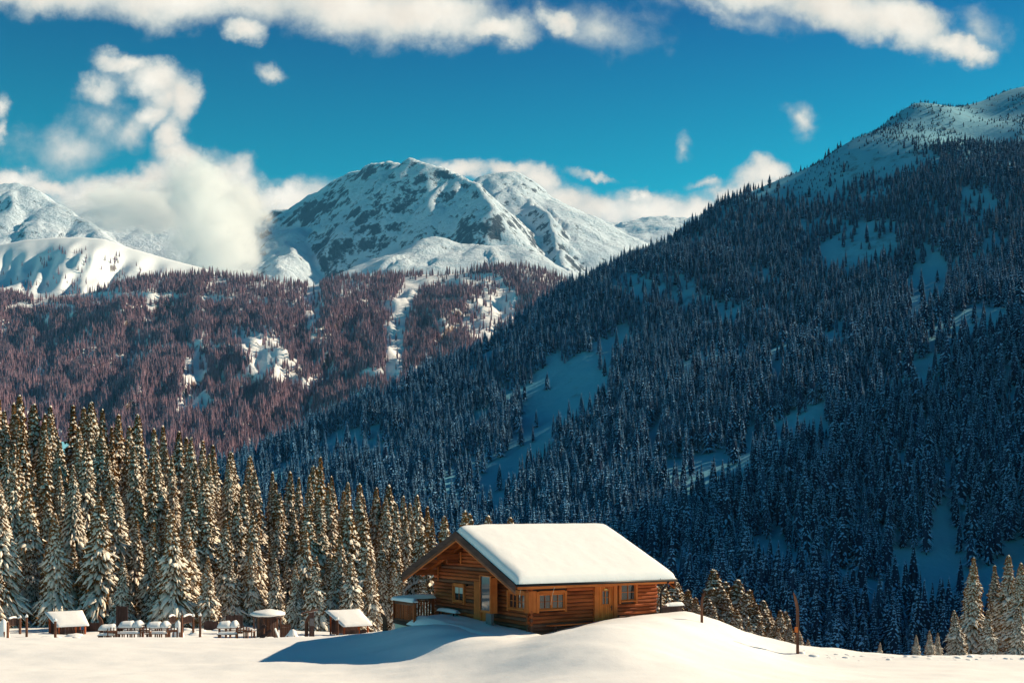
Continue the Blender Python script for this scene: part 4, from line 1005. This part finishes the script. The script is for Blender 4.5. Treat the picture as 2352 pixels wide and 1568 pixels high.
# ---------------------------------------------------------------- things on the snow field
rp = random.Random(9)
def at(px, d, py=None):
    """a place on the snow; py only checks the height it should reach"""
    return on_ground(px, d)
def hgt(px, d, top):
    p = at(px, d); return (HY - top)/F*d - p.z
def post(px, d, top, lb, r=.075, cap=True, grp='round wooden posts with snow caps'):
    p = at(px, d); h = hgt(px, d, top); o = empty('wooden_post', p, rp.uniform(0, 3), label=lb, cat='post', group=grp)
    mb = MB(); mb.tube([(0,0,-.5), (rp.uniform(-.01,.01),0,h*.5), (rp.uniform(-.02,.02),0,h-.10)], [r*1.05, r, r*.95], 9, jit=.03); mb.build('pole', M['oldZ'], o)
    if cap:
        mb = MB(); mb.tube([(0,0,h-.10), (0,0,h-.04), (0,0,h+.03), (0,0,h+.10)], [r*1.05, r*1.35, r*.95, .01], 9, jit=.05); mb.build('snow_cap', M['snow'], o, True)
    return o
post(18, 64, 1424, 'thick wooden post at the lower left, in front of the small rail', cap=False)
post(46, 76, 1415, 'thin far post between the little rail and the taller capped post at far left')
post(61, 72, 1413, 'snow-capped post right of the little rail at far left')
post(127, 66, 1422, 'snow-tipped post standing in front of the first wood shelter')
post(417.5, 66, 1408, 'tall bare post in front of the second little rail', cap=False)
post(444, 76, 1412, 'thin far post right of the second little rail')
post(459.5, 71, 1410, 'snow-capped thick post right of the second little rail')
post(775, 66, 1419, 'snow-capped post in front of the second wood shelter')
def ski_post(px, d, top, lb, lean=1, w_=.22, ply=0):
    p = at(px, d); h = hgt(px, d, top); o = empty('ski_shaped_post', p, ply, label=lb, cat='post', group='curved wooden posts shaped like ski tips')
    mb = MB(); n = 14; vs = []; fs = []
    for i in range(n+1):
        t_ = i/n; z_ = -.6 + (h+.6)*t_; k = max(0, (t_-.72)/.28); bend = lean*.20*k**1.8; ww = w_/2 * (1 if k < .55 else max(.12, 1 - ((k-.55)/.45)**1.6*.85))
        for (sx_, sy_) in ((-1,-1),(1,-1),(1,1),(-1,1)): vs.append((bend + sx_*ww, sy_*.045, z_))
    for i in range(n):
        for k in range(4): fs.append((i*4+k, i*4+(k+1) % 4, (i+1)*4+(k+1) % 4, (i+1)*4+k))
    fs += [(3,2,1,0), tuple(n*4+k for k in range(4))]
    mb.add(vs, fs); mb.build('board', M['oldZ'], o)
    return o
ski_post(1612, 56, 1355, 'ski-shaped wooden post nearer the cabin, its tip curving right', 1, .12)
sp2 = ski_post(1832, 55.5, 1360, 'taller ski-shaped wooden post at the foot of the slope, tip curving left', -1, .13)
mb = MB(); mb.box((-.16, -.06, 1.05), (.0, -.046, 1.32)); mb.build('round_tag', M['pineZ'], sp2)
ski_post(884, 62, 1406, 'short curved wooden post just left of the terrace', -1, .24)
ski_post(233, 66, 1412, 'short curved wooden post left of the first picnic table', -1, .22)
ski_post(704, 66, 1410, 'short curved wooden post leaning by the notice post', 1, .2)
# open wood shelters
def shelter(px0, px1, d, top, lb):
    pc = at((px0+px1)/2, d); w_ = (px1-px0)/F*d; h = hgt((px0+px1)/2, d, top)
    o = empty('wood_shelter', pc, R(30), label=lb, cat='shelter', group='small open wood shelters')
    a = w_*.52; b = w_*.62; zb, zf = h-.12, h*.5
    # roof slopes down towards the viewer
    def rz(y): return zb + (zf - zb) * ((b/2 - y) / b)
    C4 = [(-a, b/2+.15), (a*.86, b/2+.15), (a*.95, -b/2-.25), (-a*.62, -b/2-.25)]
    for k in range(6):
        t0, t1 = k/6 + .006, (k+1)/6 - .006; vs = []
        for zo in (-.06, 0):
            for tq, e in ((t0, 0), (t1, 0), (t1, 1), (t0, 1)):
                q0 = Vector(C4[0]).lerp(Vector(C4[1]), tq); q1 = Vector(C4[3]).lerp(Vector(C4[2]), tq); q = q1 if e else q0; vs.append((q.x, q.y, rz(q.y) + zo))
        mb = MB(); mb.add(vs, [(0,3,2,1),(4,5,6,7),(0,1,5,4),(1,2,6,5),(2,3,7,6),(3,0,4,7)]); mb.build('roof_board', M['oldY'], o)
    n = 12; vs = []; fs = []
    for j in range(n+1):
        for i in range(n+1):
            q = Vector(C4[0]).lerp(Vector(C4[1]), i/n).lerp(Vector(C4[3]).lerp(Vector(C4[2]), i/n), j/n); e = min(i, n-i, j, n-j)/n
            q = q*1.02; vs.append((q.x, q.y, rz(q.y) + .01 + .14*min(1, e*5+.0)**.5 + rp.uniform(0, .012)))
    m_ = len(vs)
    for j in range(n):
        for i in range(n): k = j*(n+1)+i; fs.append((k, k+n+1, k+n+2, k+1))
    rim = [i for i in range(n+1)] + [(n+1)*j+n for j in range(1,n+1)] + [(n+1)*n+i for i in range(n-1,-1,-1)] + [(n+1)*j for j in range(n-1,0,-1)]
    vs += [(vs[r_][0], vs[r_][1], rz(vs[r_][1]) + .002 + (0)) for r_ in rim]
    L_ = len(rim)
    vs = [v if i_ < m_ else (v[0], v[1], rz(v[1]) - .02) for i_, v in enumerate(vs)]
    for k in range(n*0, m_):
        pass
    for r_ in rim: vs[r_] = (vs[r_][0], vs[r_][1], vs[r_][2] + .05)
    for k in range(L_): fs.append((rim[k], rim[(k+1) % L_], m_+(k+1) % L_, m_+k))
    mb = MB(); mb.add(vs, fs); mb.build('roof_snow', M['snow'], o, True)
    for (x, y) in ((-a*.8, b/2-.05), (a*.72, b/2-.05), (a*.8, -b/2), (-a*.5, -b/2), (a*.35, -b/2+.1)):
        mb = MB(); mb.tube([(x, y, -.4), (x, y, rz(y)-.06)], .065, 8, jit=.03); mb.build('post', M['logZ'], o)
    nb_ = 9
    for k in range(nb_):
        x = -a*.45 + (a*1.2)*k/nb_
        mb = MB(); mb.box((x, -b/2+.05, -.3), (x+a*1.2/nb_-.012, -b/2+.08, h*.24)); mb.build('plank', M['darkZ'], o)
    for k in range(8):
        x = -a*.75 + (a*1.45)*k/8
        mb = MB(); mb.box((x, b/2-.12, -.3), (x+a*1.45/8-.01, b/2-.09, h*.62)); mb.build('plank', M['darkZ'], o)
    return o
shelter(113, 196, 76, 1405, 'open timber shelter with snowy lean-to roof at the far left of the clearing')
shelter(759, 844, 74, 1402, 'open timber shelter with snowy lean-to roof nearest the cabin')
# picnic tables under snow
def table(px0, px1, d, top, lb, drape=True):
    w_ = (px1-px0)/F*d; pc = at((px0+px1)/2, d); h = max(.95, hgt((px0+px1)/2, d, top)); o = empty('picnic_table', pc, R(8 + rp.uniform(-6, 6)), label=lb, cat='table', group='snow-covered picnic tables in the clearing')
    a, b = w_/2, .42; zt = h*.60
    for k in range(5):
        y = -b + 2*b*k/5; mb = MB(); mb.box((-a, y+.006, zt-.05), (a, y+2*b/5-.006, zt)); mb.build('plank', M['oldX'], o)
    for x in (-a+.12, -.12, .12, a-.12):
        for y in (-b+.06, b-.1):
            mb = MB(); mb.box((x-.035, y-.03, -.35), (x+.035, y+.04, zt-.052)); mb.build('leg', M['oldZ'], o)
    for s in (-1, 1):
        y = s*(b+.33); mb = MB(); mb.box((-a*.95, y-.12, zt*.55-.04), (a*.95, y+.12, zt*.55)); mb.build('bench_seat', M['oldX'], o)
        for x in (-a*.8, a*.8): mb = MB(); mb.box((x-.03, y-.03, -.35), (x+.03, y+.03, zt*.55-.042)); mb.build('bench_leg', M['oldZ'], o)
        snow_strip(o, (-a*.93, y, 0), (a*.93, y, 0), zt*.55, .12, .13, 'bench_snow')
    snow_strip(o, (-a*.98, 0, 0), (a*(.98 if not drape else .35), 0, 0), zt, b, h*.30, 'snow')
    if drape: snow_strip(o, (a*.2, .05, 0), (a*1.0, 0, 0), zt, b*.95, h*.30, 'snow')
    return o
def chair_back(px, d, top, lb):
    w_ = .5; pc = at(px, d); h = hgt(px, d, top); o = empty('slatted_chair', pc, R(rp.uniform(-20, 20)), label=lb, cat='chair', group='pale slatted chairs round the tables')
    for k in range(4):
        x = -w_/2 + w_*k/3; mb = MB(); mb.box((x-.03, -.02, -.3 if k in (0, 3) else .35), (x+.03, .02, h - (.0 if k in (1, 2) else .06))); mb.build('back_slat', M['oldZ'], o)
    mb = MB(); mb.box((-w_/2-.03, -.05, h*.62), (w_/2+.03, -.022, h*.62+.08)); mb.build('crossbar', M['oldX'], o)
    mb = MB(); mb.box((-w_/2, .022, .36), (w_/2, .45, .42)); mb.build('seat', M['oldX'], o)
    for x in (-w_/2+.03, w_/2-.03): mb = MB(); mb.box((x-.025, .38, -.3), (x+.025, .43, .358)); mb.build('leg', M['oldZ'], o)
    snow_strip(o, (-w_/2, .24, 0), (w_/2, .24, 0), .42, .2, .14)
    return o
table(228, 268, 66, 1434, 'small snowy table farthest left of the picnic tables', False)
table(274, 328, 66.5, 1421, 'picnic table with a tall mound of snow, second from the left')
table(338, 390, 66.5, 1423, 'picnic table with draped snow just left of the tall bare post')
table(500, 548, 66, 1421, 'picnic table with a sagging snow mound left of the round kiosk')
for px, top, lb in [(258,1440,'slatted chair between the small table and the big-mounded table'), (333,1438,'slatted chair between the two middle picnic tables'), (397,1438,'slatted chair right of the draped picnic table'), (556,1436,'slatted chair at the right end of the table by the kiosk'), (569,1441,'pale chair standing next to the kiosk steps')]:
    chair_back(px, 65, top, lb)
# round kiosk
pk = at(614, 71); hk = hgt(614, 71, 1398); kio = empty('round_kiosk', pk, .3, label='round plank kiosk wearing a thick cushion of snow', cat='kiosk')
rk = 23/F*71; n = 22
for k in range(n):
    a0, a1 = 2*PI*k/n + .02, 2*PI*(k+1)/n - .02; vs = []
    for z_ in (-.4, hk*.70):
        for rr_ in (rk, rk-.03):
            for a in (a0, a1): vs.append((rr_*math.cos(a), rr_*math.sin(a), z_))
    mb = MB(); mb.add(vs, [(0,1,3,2),(4,6,7,5),(0,4,5,1),(2,3,7,6),(0,2,6,4),(1,5,7,3)]); mb.build('plank', M['darkZ'] if k % 4 else M['oldZ'], kio)
for k in range(6):
    a = 2*PI*k/6 + .2; mb = MB(); mb.tube([((rk+.22)*math.cos(a), (rk+.22)*math.sin(a), -.4), ((rk+.22)*math.cos(a), (rk+.22)*math.sin(a), hk*.72)], .05, 7); mb.build('post', M['oldZ'], kio)
mb = MB(); mb.tube([(0,0,hk*.72), (0,0,hk*.78)], [rk+.36, rk+.34], 24); mb.build('roof_rim', M['darkX'], kio)
mb = MB(); prof = [(rk+.38, .775, 0), (rk+.46, .81, 0), (rk+.42, .87, 0), (rk+.22, .92, .02), (rk*.75, .955, .06), (rk*.4, .985, .10), (.03, 1.0, .12)]; n = 26; vs = []; fs = []
for (r_, z_, ox_) in prof:
    for k in range(n): a = 2*PI*k/n; q = 1 + .05*math.sin(a*3+1) + rp.uniform(-.025, .025); vs.append((ox_ + r_*q*math.cos(a), r_*q*math.sin(a), hk*z_ + rp.uniform(-.01, .01)))
for j in range(len(prof)-1):
    for k in range(n): fs.append((j*n+k, j*n+(k+1) % n, (j+1)*n+(k+1) % n, (j+1)*n+k))
fs += [tuple(range(n))[::-1], tuple((len(prof)-1)*n+k for k in range(n))]; mb.add(vs, fs); mb.build('roof_snow', M['snow'], kio, True)
# plank planter, leaning props, snow cones
def plank_box(px0, px1, d, top, lb):
    w_ = (px1-px0)/F*d; pc = at((px0+px1)/2, d); h = hgt((px0+px1)/2, d, top); o = empty('plank_planter', pc, .25, label=lb, cat='planter'); n = 5
    for sd2 in range(4):
        for k in range(n):
            x = -w_/2 + w_*k/n; mb = MB(); mb.box((x+.004, -w_/2, -.3), (x+w_/n-.004, -w_/2+.03, h-rp.uniform(0, .05)))
            c_, s_ = math.cos(sd2*PI/2), math.sin(sd2*PI/2); mb.v = [(v[0]*c_-v[1]*s_, v[0]*s_+v[1]*c_, v[2]) for v in mb.v]; mb.build('plank', M['oldZ'], o)
    mb = MB(); mb.box((-w_/2+.04, -w_/2+.04, -.2), (w_/2-.04, w_/2-.04, h-.16)); mb.build('soil_snow', M['snow'], o)
plank_box(645, 667, 66, 1433, 'square planter of upright planks right of the kiosk')
def snow_cone(px, d, top, lb, lean=0.0):
    pc = at(px, d); h = hgt(px, d, top); o = empty('snow_covered_stool', pc, 0, label=lb, cat='stool')
    mb = MB(); mb.tube([(0,0,-.3), (0,0,h*.2), (lean*.4,0,h*.6), (lean,0,h*.85), (lean,0,h)], [.42, .38, .22, .17, .03], 12, jit=.08); mb.build('snow', M['snow'], o, True)
    for s in (-.2, .2): mb = MB(); mb.box((s-.03, -.36, -.3), (s+.03, -.30, h*.35)); mb.build('leg', M['oldZ'], o)
snow_cone(671, 64.5, 1444, 'cone of snow over a stool beside the plank planter', .05)
snow_cone(409, 70, 1424, 'round snow-covered stool left of the second little rail')
snow_cone(8, 70, 1420, 'round snow-covered stool at the left picture edge')
lb_ = at(637, 64.5); o = empty('leaning_board', lb_, 0, label='pale snowy board leaning at an angle in front of the kiosk', cat='board')
mb = MB(); mb.bar((.20, 0, -.25), (-.14, .1, .55), .12, .07); mb.build('board', M['plaster'], o); mb = MB(); mb.bar((.17, -.06, -.10), (-.13, .04, .58), .10, .03); mb.build('snow', M['snow'], o)
lg = at(608, 65); o = empty('log_ramp', lg, 0, label='dark log leaning up to the kiosk with a snow crust', cat='log')
mb = MB(); mb.tube([(-.45, 0, -.15), (.30, .3, .48)], .09, 8, jit=.05); mb.build('beam', M['darkX'], o); mb = MB(); mb.tube([(.05, .25, .52), (.55, .3, .55)], .10, 8, jit=.05); mb.build('top_log', M['darkX'], o)
snow_strip(o, (-.40, .0, .0), (.25, .27, .0), .0, .07, .05)
o.children[-1].rotation_euler = (0, R(-38), 0); o.children[-1].location = (-.12, 0, .0)
# notice post with a small roof
pn = at(716, 66); hn = hgt(716, 66, 1398); o = empty('notice_post', pn, .2, label='dark square notice post under a tilted little board roof', cat='sign post')
mb = MB(); mb.box((-.15, -.1, -.4), (.15, .1, hn-.12)); mb.build('post', M['darkZ'], o)
mb = MB(); mb.bar((-.62, 0, hn-.24), (.36, 0, hn-.03), .5, .05); mb.build('roof_board', M['oldX'], o)
mb = MB(); mb.bar((-.3, -.02, hn-.19), (.30, .0, hn-.075), .30, .05); mb.build('snow', M['snow'], o)
mb = MB(); mb.box((-.12, -.115, hn*.45), (.12, -.103, hn*.7)); mb.build('panel', M['greyboard'], o)
mb = MB(); mb.tube([(-.28, -.05, -.2), (-.28, -.05, hn*.55)], .022, 6); mb.build('side_pole', M['iron'], o)
for k in range(1):
    mb = MB(); ring = [(-.55 + .12*math.cos(a), 0, hn*.58 + .12*math.sin(a)) for a in [i*2*PI/14 for i in range(11)]]; mb.tube(ring, .018, 6, caps=True); mb.build('hook_ring', M['plaster'], o)
# little arched rails
def rail(px0, px1, d, top, lb):
    a, b = at(px0, d), at(px1, d + 1.5); o = empty('little_rail', a, 0, label=lb, cat='railing', group='low wooden rails with snow'); v = b - a; n = 12; h = hgt(px0, d, top)
    for k in range(n+1):
        t_ = k/n; z_ = v.z*t_; arch = .10*math.sin(PI*t_)
        if k < n:
            t2 = (k+1)/n; mb = MB(); mb.bar((v.x*t_, v.y*t_, z_+h-.05+arch), (v.x*t2, v.y*t2, v.z*t2+h-.05+.10*math.sin(PI*t2)), .07, .06); mb.build('rail', M['darkX'], o)
        mb = MB(); mb.bar((v.x*t_, v.y*t_, z_-.2 if k in (0, n) else z_+h-.48), (v.x*t_, v.y*t_, z_+h-.05+arch), .06, .045); mb.build('baluster', M['darkZ'], o)
    mb = MB(); mb.bar((0, 0, h-.45), (v.x, v.y, v.z+h-.45), .06, .06); mb.build('rail', M['darkX'], o)
    pts = [Vector((v.x*k/n, v.y*k/n, v.z*k/n + h + .10*math.sin(PI*k/n))) for k in range(n+1)]
    mb = MB(); mb.tube(pts, [.02]+[.07]*(n-1)+[.02], 8, jit=.1); mb.build('snow', M['snow'], o, True)
rail(20, 44, 77, 1420, 'low arched rail topped with snow at the left picture edge')
rail(388, 402, 77, 1416, 'short rail piece left of the tall bare post'); rail(421, 442, 77, 1416, 'low arched rail with snow right of the tall bare post')
# slatted fence pieces at the tree edge
def slat_fence(px0, px1, d, top, lb, m_='darkZ', n=11):
    a, b = at(px0, d), at(px1, d); h = hgt((px0+px1)/2, d, top); o = empty('slatted_fence', a, 0, label=lb, cat='fence', group='dark slatted fence pieces at the forest edge'); v = b - a
    for k in range(n):
        x = v.x*k/(n-1); mb = MB(); mb.box((x-.05, -.015, v.z*k/(n-1)-.3), (x+.05, .015, v.z*k/(n-1)+h-rp.uniform(0, .08))); mb.build('slat', M[m_], o)
    for z_ in (h*.3, h*.75): mb = MB(); mb.bar((0, .03, z_), (v.x, .03, z_+v.z), .03, .07); mb.build('rail', M[m_], o)
slat_fence(520, 556, 77, 1411, 'dark slatted fence behind the table left of the kiosk')
slat_fence(268, 292, 79, 1390, 'tall dark slatted screen behind the mounded picnic table')
slat_fence(470, 500, 80, 1424, 'low dark fence at the foot of the trees, middle of the clearing')
slat_fence(200, 228, 78, 1428, 'low dark fence between the shelter and the first tables')
# hump-like snow lumps
def lumps(name, items, lb, cat_='snow heap', **kw):
    mb = MB()
    for (x, y, r, h) in items:
        z0 = gz(x, y) - .08; vs = []; fs = []; n, m_ = 8, 4; sx_, sy_ = rp.uniform(.8, 1.5), rp.uniform(.6, 1.1); b = 0
        for j in range(m_):
            f_ = j/(m_); rr_ = r * math.cos(f_*PI/2)**.7
            for k in range(n):
                a = 2*PI*k/n; q = rp.uniform(.8, 1.2); vs.append((x + rr_*math.cos(a)*sx_*q, y + rr_*math.sin(a)*sy_*q, z0 + h*math.sin(f_*PI/2)*rp.uniform(.85, 1.15)))
        vs.append((x, y, z0 + h))
        for j in range(m_-1):
            for k in range(n): fs.append((j*n+k, j*n+(k+1) % n, (j+1)*n+(k+1) % n, (j+1)*n+k))
        for k in range(n): fs.append(((m_-1)*n+k, (m_-1)*n+(k+1) % n, m_*n))
        mb.add(vs, fs)
    return mb.build(name, M['snow'], None, True, label=lb, cat=cat_, **kw)
it = []
for k in range(1800):
    px = rp.uniform(1835, 2420); d = rp.gauss(55.6, .4) ; x = (px-CX)/F*d
    big = rp.random() < .03; r = rp.uniform(.12, .22) if big else rp.uniform(.03, .10)
    cl_ = .5 + .5*math.sin(px/31) * math.sin(px/13+1)
    if not big or cl_ > .35: it.append((x, d, r, r*rp.uniform(.5, .9)))
lumps('broken_snow_berm', it, 'rough ridge of broken snow clods along the right edge of the snow field', 'snow ridge', kind='stuff')
it = []
for px0, px1, d0_, d1_, n in ((108, 195, 67, 74, 16), (660, 850, 68, 76, 34), (590, 620, 66, 70, 8), (400, 560, 70, 80, 14), (0, 110, 66, 76, 8)):
    for k in range(n):
        px = rp.uniform(px0, px1); d = rp.uniform(d0_, d1_); r = rp.uniform(.15, .5); it.append(((px-CX)/F*d, d, r, r*rp.uniform(.3, .55)))
lumps('snow_mounds', it, 'soft low snow mounds between the shelters, kiosk and path posts', 'snow mounds', kind='stuff')


# ---------------------------------------------------------------- cloud rolling down between the peaks
cm = bpy.data.materials.new('cloud_vapour'); cm.use_nodes = True; t = NT(cm.node_tree)
co = t.new('ShaderNodeTexCoord').outputs['Object']
oi_ = t.new('ShaderNodeObjectInfo').outputs['Random']
co = t.vmath('ADD', co, (0, 0, 0))
cs = t.new('ShaderNodeCombineXYZ'); t.l.new(t.math('MULTIPLY', oi_, 40.0), cs.inputs[0]); sh = t.vmath('ADD', co, cs.outputs[0])
nv = t.noise(sh, 2.6, 4, 0.6, out=1)
wv = t.vmath('SCALE', t.vmath('SUBTRACT', nv, (.5, .5, .5))); wv.node.inputs[3].default_value = 1.1
ln = t.vmath('LENGTH', t.vmath('ADD', co, wv), out=1)
nf = t.noise(sh, 4.0, 6, 0.65)
dn = t.math('SUBTRACT', t.math('ADD', 0.78, t.math('MULTIPLY', t.math('SUBTRACT', nf, .5), 1.2)), ln)
dn = t.mapr(dn, 0.0, 0.45, 0.0, 0.012, smooth=True)
pv_ = t.new('ShaderNodeVolumePrincipled'); t.l.new(dn, pv_.inputs['Density']); pv_.inputs['Color'].default_value = (.97, .97, .97, 1); pv_.inputs['Anisotropy'].default_value = 0.35
om = t.new('ShaderNodeOutputMaterial'); t.l.new(pv_.outputs[0], om.inputs['Volume'])
def cloud(px, py, d, rx, ry, rz, lb):
    mb = MB(); n, m_ = 20, 12
    vs = [(0, 0, 1)] + [(math.sin(PI*j/m_)*math.cos(2*PI*k/n), math.sin(PI*j/m_)*math.sin(2*PI*k/n), math.cos(PI*j/m_)) for j in range(1, m_) for k in range(n)] + [(0, 0, -1)]
    fs = [(0, 1+k, 1+(k+1) % n) for k in range(n)] + [(1+j*n+k, 1+(j+1)*n+k, 1+(j+1)*n+(k+1) % n, 1+j*n+(k+1) % n) for j in range(m_-2) for k in range(n)] + [(len(vs)-1, 1+(m_-2)*n+(k+1) % n, 1+(m_-2)*n+k) for k in range(n)]
    mb.add(vs, fs); o = mb.build('valley_cloud', cm, label=lb, cat='cloud', kind='stuff'); o.location = P3(px, py, d); o.scale = (rx, ry, rz); return o
cloud(500, 560, 5500, 330, 330, 330, 'cream cloud pouring down between the left peaks and the main mountain')
cloud(455, 440, 5700, 260, 260, 250, 'upper part of the cream cloud rising from the gap between the peaks')
cloud(545, 480, 5900, 260, 260, 230, 'cloud curling against the left shoulder of the main mountain')
cloud(330, 480, 6600, 620, 300, 200, 'cloud shelf hiding the ridge of the left peaks')


# ---------------------------------------------------------------- mountain air
hm = bpy.data.materials.new('pale_air'); hm.use_nodes = True; t = NT(hm.node_tree)
hv_ = t.new('ShaderNodeVolumePrincipled'); hv_.inputs['Color'].default_value = (.14, .55, 1.0, 1); hv_.inputs['Density'].default_value = 1.8e-5
om = t.new('ShaderNodeOutputMaterial'); t.l.new(hv_.outputs[0], om.inputs['Volume'])
mb = MB(); mb.box((-17000, -17000, -220), (17000, 17000, 2500)); mb.build('haze', hm, kind='stuff', label='thin blue mountain air over the whole valley')
